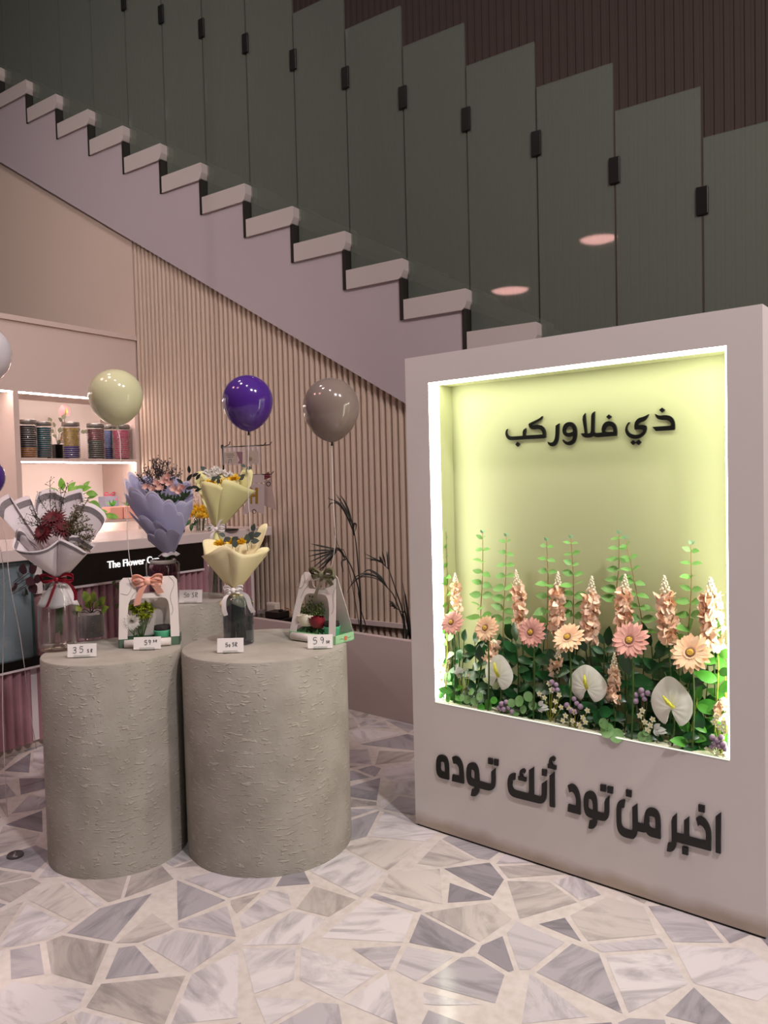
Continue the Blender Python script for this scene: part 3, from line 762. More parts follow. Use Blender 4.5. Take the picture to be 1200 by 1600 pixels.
for q in (('eucalyptus stem hugging the bright left edge of the niche', (688,830), (690,960), 9, .034),
          ('tall eucalyptus stem rising behind the leftmost cream gerbera', (754,831), (751,968), 8, .036),
          ('eucalyptus stem just left of the leftmost full-size peach stock spike', (791,836), (786,972), 8, .034),
          ('eucalyptus stem rising behind the second full-size stock spike from left', (854,843), (855,975), 7, .038),
          ('eucalyptus stem between the second and third full-size stock spikes', (892,839), (896,965), 8, .034),
          ('straight eucalyptus stem, left one of the pair with touching tips', (967,832), (963,940), 7, .038),
          ('leaning eucalyptus stem, right one of the pair with touching tips', (977,840), (1004,990), 8, .032),
          ('eucalyptus stem leaning between the two rightmost stock spikes', (1080,848), (1075,1005), 8, .034)):
    eucalyptus(*q)

def stock(label, tip, bot, wpx, dy, budshare=.26):
    r, px = nroot('stock_flower', label, 'stock flower', bot, 'peach stock spikes in the niche', dy)
    t = px(*tip); lo = px(*bot); s = mpp(np.array(PA)+NPX*.4); R = wpx*s*.5
    stem_to(r, lo, m_stemg, .0022)
    ax = t-lo; H = ax.length; ax.normalize()
    b = MB(); n = max(10, int(H*(1-budshare)/.0032))
    for i in range(n):
        f = i/n; p = lo+ax*(H*(1-budshare)*f); a = i*2.4+rnd(-.3, .3)
        out = Vector((cos(a), sin(a)*.75, 0)); rr = R*(.80-.18*f)
        c = p+out*rr*.62
        for k in range(4):
            d = (out*.7+rdir()*.95).normalized()
            b.leaf(c, d, out+rdir()*.4, R*.75*rnd(.8, 1.2), R*.85, rnd(-.2, .7), rnd(-.3, .5), .6, 3)
    obj('florets', b, m_stock, r)
    b = MB(); n = 26
    for i in range(n):
        f = i/n; p = lo+ax*(H*(1-budshare*(1-f)*1.02)); a = i*2.4
        rr = R*(.42*(1-f)+.03)
        b.ball(p+Vector((cos(a)*rr, sin(a)*rr*.8, 0)), R*.16*(1-.45*f), 6, 4, (1, 1, 1.25))
    b.tube([lo+ax*(H*(1-budshare)), t], R*.08, 4)
    obj('buds', b, m_bud, r)
for q in (('slim pale stock spike above the leftmost pink gerbera', (711,895), (714,950), 21, .026),
          ('peach stock spike above the pink gerbera, leftmost of the full-size spikes', (806,890), (815,980), 26, .024),
          ('peach stock spike above the cream gerbera at the niche middle', (872,893), (870,988), 27, .026),
          ('peach stock spike right of the cream gerbera at the niche middle', (925,900), (921,998), 28, .026),
          ('peach stock spike above the large pink gerbera right of the middle', (977,897), (974,992), 28, .024),
          ('peach stock spike second from the right edge of the niche', (1038,899), (1045,1004), 30, .024),
          ('pale bright stock spike nearest the right edge of the niche', (1110,902), (1114,1008), 34, .022),
          ('short peach stock spike peeking above the left anthurium', (772,1000), (765,1034), 24, .016, .12),
          ('short peach stock spike with white tip under the middle cream gerbera', (874,1011), (867,1056), 22, .016, .4),
          ('low peach stock spike right of the middle anthurium', (960,1019), (958,1094), 24, .014, .34),
          ('peach stock spike cut off by the lower right niche edge', (1131,1090), (1127,1124), 22, .012, .15)):
    stock(*q)

def gerbera(label, c, rpx, dy, m, tilt=.2, turn=0.0):
    r, px = nroot('gerbera', label, 'gerbera', c, 'gerberas in the niche', dy)
    p = px(*c); R = rpx*mpp(np.array(PA)+NPX*.4)*1.0
    stem_to(r, p+Vector((0, .006, 0)), m_stemg, .0024)
    # the flower's own frame: dz faces the viewer
    dz = Vector((turn, -1, tilt)).normalized(); dx = dz.cross(Vector((0, 0, 1))).normalized()*-1; dyv = dz.cross(dx)*-1
    b = MB()
    def ring(n, L, w, lift, off, z):
        for i in range(n):
            a = 2*pi*i/n+off+rnd(-.05, .05); d = (dx*cos(a)+dyv*sin(a)) + dz*lift
            b.leaf(p+dz*z+(dx*cos(a)+dyv*sin(a))*R*.16, d, dz, L*rnd(.93, 1.05), w, rnd(.02, .22), .18, .62, 6, True)
    ring(18, R*.86, R*.27, .10, 0, 0); ring(18, R*.72, R*.25, .26, .18, .003)
    obj('petals', b, m, r)
    b = MB(); ring_n = 22
    for i in range(ring_n):
        a = 2*pi*i/ring_n; d = (dx*cos(a)+dyv*sin(a)) + dz*.6
        b.leaf(p+dz*.004+(dx*cos(a)+dyv*sin(a))*R*.14, d, dz, R*.26, R*.09, .1, .1, .6, 3)
    obj('inner_petals', b, m, r)
    b = MB(); b.disc(p+dz*.008, dz, R*.24, 16, .25); obj('disc_ring', b, m_discring, r)
    b = MB(); b.disc(p+dz*.0095, dz, R*.17, 16, .35); obj('disc', b, m_disc, r)
for q in (('pink gerbera nearest the left edge of the niche', (707,973), 22, .006, m_gerp, .45),
          ('cream gerbera, second gerbera from the left', (760,982), 22, .002, m_gerc, .4),
          ('pink gerbera left of the niche middle under a stock spike', (831,988), 24, .002, m_gerp, .25),
          ('cream gerbera in the middle of the niche', (888,997), 25, .002, m_gerc, .8),
          ('large pink gerbera right of the niche middle', (985,1001), 27, .0, m_gerp, .45),
          ('cream gerbera, rightmost of the row', (1080,1021), 28, .002, m_gerc, .6)):
    gerbera(*q)

def anthurium(label, c, w, h, dy, sp, ang=0, m=m_anth, mroot=None, R=None):
    r, px = mroot or nroot('anthurium', label, 'anthurium', c, 'white anthuriums in the niche', dy)
    p = px(*c); s = mpp(ROOTS[r.name][0]) if mroot else mpp(np.array(PA)+NPX*.4)
    Wd = w*s*.5*1.12; Hh = h*s*.5*.95
    ca, sa = cos(ang), sin(ang)
    def heart(t):      # t 0..1 round the outline, notch at the bottom, point at the top
        a = 2*pi*t
        x = sin(a); z = cos(a)
        rr = 1.0+.14*max(0, z)**3
        x *= (1-.22*max(0, z)**2); z = z*rr
        if z < 0: z = z+.78*math.exp(-(x/.20)**2)*abs(z)
        return x, z
    def fn(u, v):
        x, z = heart(u); k = v
        X, Z = x*k*Wd, (z*k+(1-k)*-.20)*Hh
        y = .010*(k*k)*(.6*abs(x)+.2) - .012*k*(1-k) + .0012*sin(u*2*pi*14)*k*(1-k)*2
        return Vector((p.x+X*ca-Z*sa, p.y-.004+y*.8, p.z+X*sa+Z*ca))
    if not mroot: stem_to(r, (p.x, .012, p.z-.3*Hh), m_stemg, .0024)
    b = MB(); b.grid(fn, 56, 9); obj('spathe', b, m, r)
    a0, a1 = px(*sp[0]), px(*sp[1])
    b = MB(); b.tube([a0+Vector((0, -.008, 0)), a0.lerp(a1, .5)+Vector((0, -.020, 0)), a1+Vector((0, -.022, 0))], [.0042, .0046, .0022], 8); obj('spadix', b, m_spadix, r)
for q in (('white anthurium at the left, tilted, below the second gerbera', (779,1052), 47, 58, .010, ((781,1056), (779,1033)), -.15),
          ('white anthurium in the niche middle with upright spadix', (918,1070), 54, 56, .008, ((919,1074), (919,1052))),
          ('white anthurium lowest and rightmost of the three', (1049,1099), 52, 70, .004, ((1054,1104), (1041,1084)), .05)):
    anthurium(*q)

def branch(label, tip, base, n, L, dy, m, stm=m_stemg, wr=.5, spread=1.0):
    r, px = nroot('leafy_branch', label, 'leafy branch', base, 'glossy leafy branches in the niche', dy)
    t = px(*tip); lo = px(*base); lo.z = max(.0, lo.z)
    pts = spline([(lo.x, 0, 0.0), lo.lerp(t, .3)+Vector((rnd(-.006, .006), 0, .0)), lo.lerp(t, .7)+Vector((rnd(-.006, .006), 0, 0)), t], 4)
    b = MB(); b.tube(pts, .0016, 5); obj('stem', b, stm, r)
    for i in range(n):
        f = (i+.6)/n; k = min(len(pts)-1, int(f*(len(pts)-1)+.5)); p = pts[k]
        s = 1 if i % 2 else -1
        d = Vector((s*rnd(.45, 1.0)*spread, rnd(-.55, .05), rnd(-.35, .75))) if i < n-1 else Vector((rnd(-.4, .4), -.2, 1))
        l = L*rnd(.8, 1.2)
        b = MB(); b.leaf(p, d, (rnd(-.4, .4), -1, rnd(.3, 1.0)), l, l*wr, rnd(-.05, .4), rnd(.1, .3), .5, 5)
        obj('leaf', b, m, r)
BR = (('bright green branch along the left niche wall under the pink gerbera', (697,985), (698,1100), 9, .045, .020, m_leafm, m_stemy),
 ('leafy branch between the two leftmost gerberas', (725,995), (722,1104), 9, .050, .022, m_leafd),
 ('leafy branch below the cream gerbera second from left', (742,1000), (742,1110), 9, .048, .026, m_leafd),
 ('dark branch left of the tilted anthurium', (752,1030), (738,1112), 8, .046, .014, m_leafd),
 ('dark branch behind the tilted anthurium', (783,1005), (786,1118), 9, .050, .034, m_leafd),
 ('big-leaved branch right of the tilted anthurium', (806,1003), (810,1124), 10, .056, .022, m_leafd),
 ('dark branch below the pink gerbera left of the middle', (836,1014), (835,1128), 9, .056, .026, m_leafd),
 ('leafy branch under the short white-tipped stock spike', (862,1040), (862,1134), 9, .054, .016, m_leafd),
 ('leafy branch rising below the cream gerbera in the middle', (892,1026), (884,1140), 9, .050, .030, m_leafd),
 ('dark branch behind the middle anthurium', (915,1010), (912,1146), 9, .052, .034, m_leafd),
 ('small upright branch right of the middle anthurium', (944,1000), (942,1100), 9, .034, .020, m_leafd),
 ('big-leaved branch right of the low stock spike', (985,1048), (975,1154), 9, .060, .018, m_leafd),
 ('leafy branch below the large pink gerbera', (1006,1020), (1008,1160), 10, .052, .030, m_leafd),
 ('leafy branch below the stock spike second from right', (1030,1018), (1030,1166), 9, .054, .032, m_leafd),
 ('leafy branch directly under the rightmost gerbera', (1078,1062), (1076,1172), 9, .054, .022, m_leafd),
 ('yellow-stemmed branch right of the lowest anthurium', (1090,1090), (1080,1168), 7, .046, .012, m_leafm, m_stemy),
 ('bright branch with a yellow stem near the right niche edge', (1121,1000), (1114,1160), 11, .052, .018, m_leafm, m_stemy),
 ('leafy branch pressed to the right niche edge', (1133,1040), (1131,1172), 8, .044, .024, m_leafm, m_stemy),
 ('short dark branch at the lower left of the niche', (712,1075), (708,1106), 7, .040, .010, m_leafm),
 ('short dark branch at the niche sill below the middle anthurium', (935,1108), (930,1150), 8, .044, .012, m_leafd),
 ('short dark branch at the sill left of the lowest anthurium', (1005,1128), (1000,1164), 7, .044, .012, m_leafd),
 ('short dark branch at the sill under the big-leaved branch', (832,1100), (826,1132), 8, .042, .010, m_leafd),
 ('short dark branch at the sill under the tilted anthurium', (770,1096), (766,1118), 7, .040, .010, m_leafd),
 ('low branch at the sill right of the lowest anthurium', (1092,1140), (1094,1176), 7, .042, .010, m_leafd))
BR2 = (('dark branch at the back under the leftmost pink gerbera', (708,1005), (706,1100), 9, .052, .046, m_leafd),
 ('dark branch at the back between left anthurium and second gerbera', (765,1010), (764,1112), 10, .056, .048, m_leafd),
 ('dark branch at the back left of the third gerbera', (800,1000), (798,1120), 10, .058, .048, m_leafd),
 ('dark branch at the back between third and middle gerberas', (850,1000), (848,1128), 11, .058, .048, m_leafd),
 ('dark branch at the back right of the middle gerbera', (902,1000), (900,1138), 11, .058, .048, m_leafd),
 ('dark branch at the back left of the large pink gerbera', (950,1010), (952,1146), 11, .058, .048, m_leafd),
 ('dark branch at the back right of the large pink gerbera', (1018,1010), (1020,1160), 11, .060, .048, m_leafd),
 ('dark branch at the back between the two rightmost stock spikes', (1058,1016), (1058,1166), 11, .060, .048, m_leafd),
 ('dark branch at the back under the rightmost stock spike', (1104,1020), (1102,1174), 11, .058, .048, m_leafd))
for q in BR+BR2: branch(*q)

def roundsprig(label, leaves, base, dy, m=m_leafr):
    r, px = nroot('round_leaf_sprig', label, 'leaf sprig', base, 'round-leaved sprigs along the niche sill', dy)
    for (x, y, rr) in leaves:
        p = px(x, y, -.006); R = rr*mpp(np.array(PA)+NPX*.4)
        b = MB(); b.disc(p+Vector((0, -.004*random.random(), 0)), (rnd(-.3, .3), -1, rnd(.1, .5)), R, 14, -.12); obj('leaf', b, m, r)
        b = MB(); b.tube([(0, 0, 0), (p.x*.6, p.y*.5, max(.002, p.z*.6)), p], .0011, 4); obj('stem', b, m_stemg, r)
roundsprig('pair of pale round leaves hanging over the niche sill', ((949,1141,11), (964,1149,10.5), (944,1130,8)), (956,1152), .004)
roundsprig('small round-leaved sprig left of the lowest anthurium', ((1004,1150,7), (1013,1155,6), (1010,1144,5)), (1008,1160), .006)
roundsprig('round-leaved sprig at the sill below the left branches', ((730,1093,7), (742,1096,7), (722,1090,6), (750,1088,7), (738,1080,6)), (736,1108), .006)
roundsprig('round-leaved sprig right of the tilted anthurium', ((812,1095,9), (826,1088,8), (800,1098,7), (818,1108,7), (832,1102,8), (806,1112,7)), (818,1124), .006)
roundsprig('round dark leaves just left of the tilted anthurium base', ((763,1101,9), (753,1106,7), (772,1094,6)), (762,1116), .006, m_leafm)
roundsprig('round leaves in the corner by the left sill end', ((689,1085,7), (700,1092,6), (684,1094,6)), (692,1098), .008, m_leafm)
roundsprig('round dark leaves left of the low stock spike', ((936,1120,10), (946,1112,9)), (938,1148), .008, m_leafd)

def blossoms(label, pts, base, dy, m=m_small, R=.0085):
    r, px = nroot('white_blossom_sprig', label, 'blossom sprig', base, 'small white blossom sprigs in the niche', dy)
    for (x, y) in pts:
        p = px(x, y, -.004)
        b = MB(); b.tube([(0, 0, 0), (p.x*.7, -.002, max(.002, p.z*.6)), p+Vector((0, .003, 0))], .0009, 4); obj('stem', b, m_stemy, r)
        b = MB(); a0 = rnd(0, 6)
        for i in range(5):
            a = a0+i*2*pi/5; b.leaf(p, (cos(a), -.25, sin(a)), (0, -1, .1), R, R*.75, .1, .1, .62, 3)
        obj('blossom', b, m, r)
        b = MB(); b.ball(p+Vector((0, -.002, 0)), R*.22, 6, 4); obj('blossom_eye', b, m_spadix, r)
blossoms('white blossom sprig glowing at the left niche edge', ((686,1032), (693,1040), (688,1050), (698,1048), (690,1062), (697,1066), (701,1034)), (693,1092), .008)
blossoms('dusty white sprig left of the tilted anthurium', ((713,1040), (722,1048), (717,1056), (729,1046), (733,1055)), (724,1100), .010, m_leafs)
blossoms('cream blossom sprig right of the round leaves, near the middle', ((843,1084), (851,1090), (862,1078), (868,1096), (874,1086), (858,1068), (877,1105), (866,1110)), (860,1130), .004)
blossoms('low cream blossom cluster below the middle anthurium', ((884,1118), (895,1126), (905,1132), (911,1121), (918,1110), (897,1112), (908,1138), (889,1106), (915,1128), (880,1126)), (900,1144), .002)
blossoms('greenish white sprig left of the lowest anthurium', ((1000,1118), (1008,1128), (1016,1133), (1004,1110), (1012,1140), (1020,1124)), (1012,1160), .004)
blossoms('cream blossoms in the lower right niche corner', ((1116,1128), (1124,1136), (1131,1130), (1120,1120), (1133,1142)), (1126,1176), .003)
blossoms('tiny white blossoms at the sill beside the right corner berries', ((1104,1170), (1112,1174), (1122,1178), (1130,1180)), (1116,1181), .002, R=.006)

def silver(label, c, base, dy):
    r, px = nroot('silver_leaf_sprig', label, 'silver leaf', base, 'silver leaves in the niche', dy)
    p = px(*c, -.006); b = MB()
    for i, (a, L) in enumerate(((-.2, .030), (.4, .026), (-.9, .022), (1.0, .020), (.1, .033))):
        b.leaf(p-Vector((.012, 0, 0)), (cos(a), -.2, -sin(a)*.8), (0, -1, .3), L, .013, .1, .2, .5, 4)
    obj('leaf', b, m_leafs, r); stem_to(r, p+Vector((-.012, .002, 0)), m_stemg, .0012)
silver('silvery lobed leaf below the middle left, pointing right', (848,1104), (845,1130), .006)
silver('white lobed leaf at the foot of the lowest anthurium', (1030,1140), (1026,1165), .005)
silver('pale lobed leaf beside the tilted anthurium at the left', (716,1046), (714,1100), .010)

def berries(label, pts, base, dy):
    r, px = nroot('berry_sprig', label, 'berries', base, 'mauve berry sprigs in the niche', dy)
    for (x, y) in pts:
        p = px(x, y, -.004); b = MB(); b.ball(p, .0072*rnd(.85, 1.1), 10, 7); obj('berry', b, m_berry, r)
        b = MB(); b.tube([(0, 0, 0), (p.x*.7, -.002, max(.002, p.z*.6)), p], .0008, 4); obj('stem', b, m_twig, r)
berries('mauve berries at the sill below the tilted anthurium', ((784,1100), (791,1097), (787,1108), (795,1106), (800,1112), (780,1106)), (789,1118), .004)
berries('mauve berries above the cream blossoms near the middle', ((862,1066), (869,1070), (865,1077), (871,1078)), (868,1132), .006)
berries('mauve berries below the middle anthurium', ((886,1102), (893,1110), (901,1099), (907,1104), (899,1112), (897,1092)), (898,1142), .004)
berries('mauve berry cluster left of the lowest anthurium', ((994,1086), (1002,1079), (1004,1086), (1012,1083), (1007,1092), (993,1095)), (1002,1160), .006)
berries('mauve berries in the lower right niche corner', ((1113,1152), (1121,1157), (1127,1152), (1116,1162), (1124,1166), (1130,1163), (1133,1170), (1112,1166)), (1121,1178), .003)

# ================================================================== THINGS ON THE PLINTHS
def bow(mb, c, w, h, tails, tw, nrm=(0, -1, 0), knot=True):
    """a ribbon bow: two loops, a knot and hanging tails (lists of points relative to c)"""
    c = Vector(c)
    for s in (-1, 1):
        pts = spline([c, c+Vector((s*w*.28, -h*.25, h*.42)), c+Vector((s*w*.52, -h*.1, h*.30)), c+Vector((s*w*.48, 0, -h*.12)), c+Vector((s*w*.22, -h*.3, -h*.10)), c], 5)
        wd = [Vector((s*.35, -.35, 1)) if i < len(pts)/2 else Vector((s*.2, -.75, .6)) for i in range(len(pts))]
        mb.strip(pts, [Vector((0.15*s, -.8, .65))]*len(pts), [tw*.5+tw*.6*sin(pi*i/(len(pts)-1)) for i in range(len(pts))])
        mb.strip(pts, [Vector((0.1*s, .25, 1))]*len(pts), [tw*.4+tw*.5*sin(pi*i/(len(pts)-1)) for i in range(len(pts))])
    if knot: mb.ball(c+Vector((0, -.004, 0)), tw*.55, 8, 6, (1, .8, 1))
    for t in tails:
        pts = spline([c]+[Vector(q) for q in t], 5)
        mb.strip(pts, [Vector((cos(.5*sin(i*.6)), -.35, .25)) for i in range(len(pts))], tw)
    return mb
def sheet(mb, neck, rn, edge, bulge=.02, curl=.006, nu=24, nv=10, vr=(0, 1), lobes=0, lobe_h=.0, off=0.0):
    """wrapping-paper sheet: fans from the tied neck to an edge polyline (local points)"""
    E = spline(edge, 8); n = len(E)-1; neck = Vector(neck)
    x0 = E[0].x; x1 = E[-1].x
    def fn(u, v):
        v = vr[0]+(vr[1]-vr[0])*v
        t = u*n; i = min(n-1, int(t)); e_ = E[i].lerp(E[i+1], t-i)
        b = neck+Vector(((u-.5)*2*rn*(1 if x1 > x0 else -1), -rn*sin(pi*u)*(1 if bulge > 0 else -1)*.8, 0))
        L = e_-b
        k = v
        if lobes: k = v*(1+lobe_h*v*v*(abs(sin(pi*lobes*u))-.6))
        p = b+L*k
        p.y += -bulge*sin(pi*u)*sin(pi*min(1, v)*.75)*1.0 + .5*curl*sin(u*9+v*3)*v - off
        p.x += .3*curl*sin(u*13+1)*v
        return p
    return mb.grid(fn, nu, nv)
# tiny handwriting: strokes in a unit box
GL = {'3': [[(.05,.9),(.4,1),(.6,.85),(.5,.62),(.25,.54),(.55,.45),(.62,.2),(.4,.0),(.05,.08)]],
      '5': [[(.6,1),(.12,.98),(.08,.58),(.4,.62),(.6,.4),(.5,.08),(.2,0),(.02,.1)]],
      '9': [[(.55,.8),(.3,1),(.08,.78),(.25,.52),(.5,.62),(.56,.85),(.52,.4),(.35,0)]],
      '0': [[(.3,1),(.06,.7),(.08,.25),(.3,0),(.54,.3),(.54,.75),(.3,1)]],
      'S': [[(.58,.9),(.3,1),(.08,.8),(.3,.55),(.56,.35),(.4,.03),(.05,.08)]],
      'R': [[(.1,0),(.1,1)], [(.1,1),(.5,.95),(.5,.62),(.1,.5),(.58,0)]]}
def price_card(base, wpx, hpx, txt, label, Z, tilt=.18, turn=0.0, small=None):
    P = onz(*base, Z); s = mpp(P); w, h = wpx*s, hpx*s
    r = thing('price_card', label, 'price card', P, CAMROT+turn, 'handwritten price cards')
    T = Matrix.Translation((0, 0, .003)) @ Matrix.Rotation(-tilt, 4, 'X')
    b = MB(); b.box(-w/2, w/2, 0, .0012, 0, h, T); obj('card', b, m_card, r, False)
    b = MB(); b.box(-w*.28, w*.28, -.004, .014, 0, .003); b.box(-w*.28, w*.28, -.0018, -.0006, .003, .008, Matrix.Rotation(-tilt, 4, 'X')); obj('acrylic_holder', b, m_clear, r, False)
    b = MB()
    for (ch, x, z, hh) in txt:
        for st in GL[ch]:
            pts = [T @ Vector((-w/2+w*(x+q[0]*hh*h/w*.95), -.0006, h*(z+q[1]*hh))) for q in st]
            b.tube(spline(pts, 4), .0007, 5)
    obj('handwriting', b, m_ink, r)
    return r
price_card((128,1028), 44, 20, [('3',.18,.30,.46), ('5',.42,.34,.46), ('S',.68,.32,.24), ('R',.80,.32,.25)], 'white price card 35 SR in front of the red-ribbon bouquet', PT, turn=.08)
price_card((230,1016), 42, 19, [('5',.40,.36,.36), ('9',.54,.38,.36), ('S',.72,.56,.17), ('R',.81,.56,.17)], 'white price card 59 SR in front of the pink-bow carry box', PT, turn=.05)
price_card((360,1021), 41, 22, [('5',.32,.40,.26), ('0',.44,.40,.17), ('S',.57,.42,.26), ('R',.68,.42,.27)], 'white price card 50 SR in front of the smoked vase', PT)
price_card((500.5,1014.5), 39, 21, [('5',.22,.32,.48), ('9',.50,.34,.48), ('S',.74,.36,.18), ('R',.82,.36,.18)], 'white price card 59 SR in front of the sage-bow carry box', PT)
price_card((297.5,943), 37, 20, [('5',.22,.42,.34), ('0',.36,.44,.26), ('S',.55,.42,.34), ('R',.70,.42,.36)], 'white price card 50 SR on the back plinth', PB, turn=-.08)

# ---------------- carafe and the white bouquet with red ribbon
P = onz(91, 1014, PT); s = mpp(P)
ca = thing('glass_carafe', 'clear glass carafe holding the red-ribbon bouquet', 'vase', P)
R = 28*s; Hc = 105*s
b = MB(); b.lathe([(R*.3, .001), (R*.9, .001), (R, .008), (R, Hc*.62), (R*.95, Hc*.72), (R*.72, Hc*.84), (R*.60, Hc*.95), (R*.62, Hc), (R*.58, Hc), (R*.56, Hc*.95), (R*.68, Hc*.84), (R*.91, Hc*.72), (R*.955, Hc*.62), (R*.95, .014), (R*.3, .012)], 40)
obj('bottle', b, m_clear, ca)
b = MB(); b.lathe([(R*.3, .0005), (R*.92, .0005), (R*1.0, .007), (R*.97, .012), (R*.3, .010)], 40); obj('thick_base', b, thin_glass('base_glass', (.80, .74, .68), .05, gl=1), ca)
bq = thing('red_ribbon_bouquet', 'bouquet in white paper with grey lace edging and red ribbon, red gerberas inside', 'bouquet', tuple(P))
px = lambda x, y, d=0.0: Lp(bq, x, y, d)
neck = px(94, 904)
def wsheets(edge, bulge, rn=.012, curl=.005, **k):
    sheet(wm, neck, rn, edge, bulge, curl, **k); sheet(tm, neck, rn, edge, bulge, curl, vr=(.885, .955), nv=2, off=.0012 if True else 0, **k)
    sheet(tm, neck, rn, edge, bulge, curl, vr=(.885, .955), nv=2, off=-.0012, **k)
wm, tm = MB(), MB()
# back fan of folded sheets
wsheets([px(-6, 800, .02), px(-2, 780, .03), px(12, 772, .04), px(22, 788, .04)], -.01)
wsheets([px(18, 792, .05), px(24, 781, .05), px(44, 775, .06), px(52, 792, .06)], -.01)
wsheets([px(52, 800, .06), px(58, 770, .07), px(80, 764, .07), px(101, 772, .07)], -.015)
wsheets([px(92, 778, .07), px(108, 768, .06), px(126, 764, .05), px(132, 780, .05)], -.015)
wsheets([px(122, 784, .04), px(146, 788, .03), px(165, 808, .02), px(160, 822, .01)], -.01)
# front folds
wsheets([px(22, 838, -.03), px(24, 856, -.05), px(50, 861, -.07), px(76, 856, -.07), px(90, 844, -.06)], .018)
wsheets([px(88, 846, -.05), px(100, 842, -.07), px(120, 852, -.07), px(140, 862, -.05), px(150, 850, -.03)], .018)
wsheets([px(22, 840, -.03), px(30, 826, -.035), px(42, 836, -.035), px(52, 848, -.04)], .008)
wsheets([px(104, 846, -.045), px(116, 836, -.045), px(134, 842, -.04), px(148, 852, -.03)], .008)
# skirt below the ribbon
def fn(u, v):
    a = 2*pi*u; rr = .012+.0015*sin(7*a)+v*(.034+.005*sin(5*a+1)); q = neck.lerp(px(90, 946), v)
    return Vector((q.x+rr*cos(a)*1.15, q.y+rr*sin(a)*.8, q.z-.004*v*sin(3*a)))
wm.grid(fn, 40, 8)
wr_ = obj('wrap', wm, m_wrapw, bq, thick=.0006)
obj('lace_edging', tm, m_trimgrey, wr_, label='grey lace edging')
b = MB(); bow(b, neck+Vector((0, -.020, 0)), .085, .034, [[px(82, 925, -.034), px(74, 946, -.04), px(68, 952, -.04)], [px(108, 912, -.03), px(117, 925, -.034), px(118, 938, -.036)]], .012)
b.lathe([(.0165, -.006), (.0175, 0), (.0165, .006)], 20, neck+Vector((0, 0, 0)))
obj('ribbon', b, m_redrib, bq, label='red satin ribbon')
b = MB()
for i in range(9):
    a = i*2.3; b.tube([neck+Vector((.006*cos(a), .006*sin(a), 0)), Vector((.004+.008*cos(a), .008*sin(a), .04+.006*(i % 3)))], .0026, 5)
obj('stems', b, m_stemg, bq)
def redflower(c, R, face):
    dz = Vector(face).normalized(); dx = dz.orthogonal().normalized(); dyv = dz.cross(dx)
    fl = MB()
    for ring, (n, L, li) in enumerate(((20, 1, .05), (18, .85, .3), (14, .6, .7))):
        for i in range(n):
            a = 2*pi*i/n+ring*.2; d = dx*cos(a)+dyv*sin(a)+dz*li
            fl.leaf(c+dz*.002*ring, d, dz, R*L*rnd(.9, 1.1), R*.22, .15, .2, .6, 4)
    o = obj('gerbera_head', fl, m_redpet, bq, label='dark red gerbera')
    k = MB(); k.disc(c+dz*.006, dz, R*.3, 12, .35); obj('eye', k, mat('dark_eye', '3a1410', .8), o)
redflower(px(84, 812, -.03), .040, (.1, -.75, .6)); redflower(px(68, 832, -.045), .038, (-.35, -.8, .4)); redflower(px(98, 826, -.04), .034, (.4, -.7, .6))
def twigs(o_name, root, starts, tips, m, leafsz=.004, dens=7):
    b = MB()
    for st, tp in zip(starts, tips):
        st, tp = Vector(st), Vector(tp); mid = st.lerp(tp, .5)+rdir()*.010
        pts = spline([st, mid, tp], 6); b.tube(pts, .0008, 4)
        for p in pts[2:]:
            for k in range(dens):
                if random.random() < .45:
                    q = p+rdir()*.012+Vector((0, 0, .006)); b.tube([p, q], .0004, 3)
                    b.ball(q, leafsz*.35*rnd(.6, 1.2), 5, 3)
                else: b.leaf(p, rdir()+Vector((0, 0, .6)), rdir(), leafsz*rnd(.7, 1.6), leafsz*.4, .1, 0, .5, 2)
    return obj(o_name, b, m, root)
c0 = px(88, 838, -.02)
twigs('dry_twigs', bq, [c0]*9, [px(46, 793, -.02), px(78, 752, -.01), px(38, 812, -.04), px(60, 778, -.02), px(95, 764, .0), px(106, 756, .01), px(34, 818, -.05), px(84, 770, -.02), px(52, 806, -.04)], mat('dark_green_twig', '3c3a26', .8))
twigs('wispy_filler', bq, [px(98, 838, -.03)]*10, [px(120, 790, -.02), px(134, 786, -.02), px(128, 806, -.04), px(140, 812, -.04), px(144, 828, -.05), px(140, 846, -.06), px(146, 838, -.05), px(118, 806, -.04), px(138, 860, -.06), px(130, 826, -.06)], m_twig, .005, 12)

# ---------------- pot plant in a glass
P = onz(144, 998, PT); s = mpp(P)
gp = thing('potted_plant', 'small green-leaved plant in a grey pot inside a glass cylinder', 'potted plant', P)
px = lambda x, y, d=0.0: Lp(gp, x, y, d)
R = 20.5*s; Hp = 43*s
b = MB(); b.lathe([(R*.86, .008), (R*.9, .012), (R*.94, Hp), (R*.84, Hp), (R*.82, Hp*.9), (.001, Hp*.88)], 32); obj('pot', b, m_greypot, gp)
b = MB(); b.lathe([(.001, 0), (R*.96, 0), (R, .005), (R, Hp*.93), (R*.97, Hp*.93), (R*.96, .008), (.001, .007)], 32); obj('glass_cylinder', b, m_clear, gp)
b = MB(); lm = MB()
for (x, y, d, L, w, a) in ((128,948,-.01,.032,.022,-.5), (138,934,-.02,.036,.024,-.1), (146,936,.0,.038,.024,.1), (156,940,-.015,.036,.026,.4), (158,950,-.02,.030,.024,.7), (150,946,-.02,.03,.018,.2), (124,954,.01,.026,.02,-.7), (140,945,.02,.035,.022,0)):
    p = px(x, y+6, d); b.tube(spline([(rnd(-.008, .008), 0, Hp*.88), p*.6+Vector((0, 0, Hp*.45)), p], 4), .0013, 5)
    lm.leaf(p, (sin(a), -.35, .7*cos(a)), (rnd(-.3, .3), -1, .6), L, w, .25, .12, .55, 5)
obj('stems', b, mat('dark_stem', '2c2417', .6), gp)
obj('leaves', lm, veined('variegated_leaf', '4c6a25', '8a8f35', .4, 40), gp)
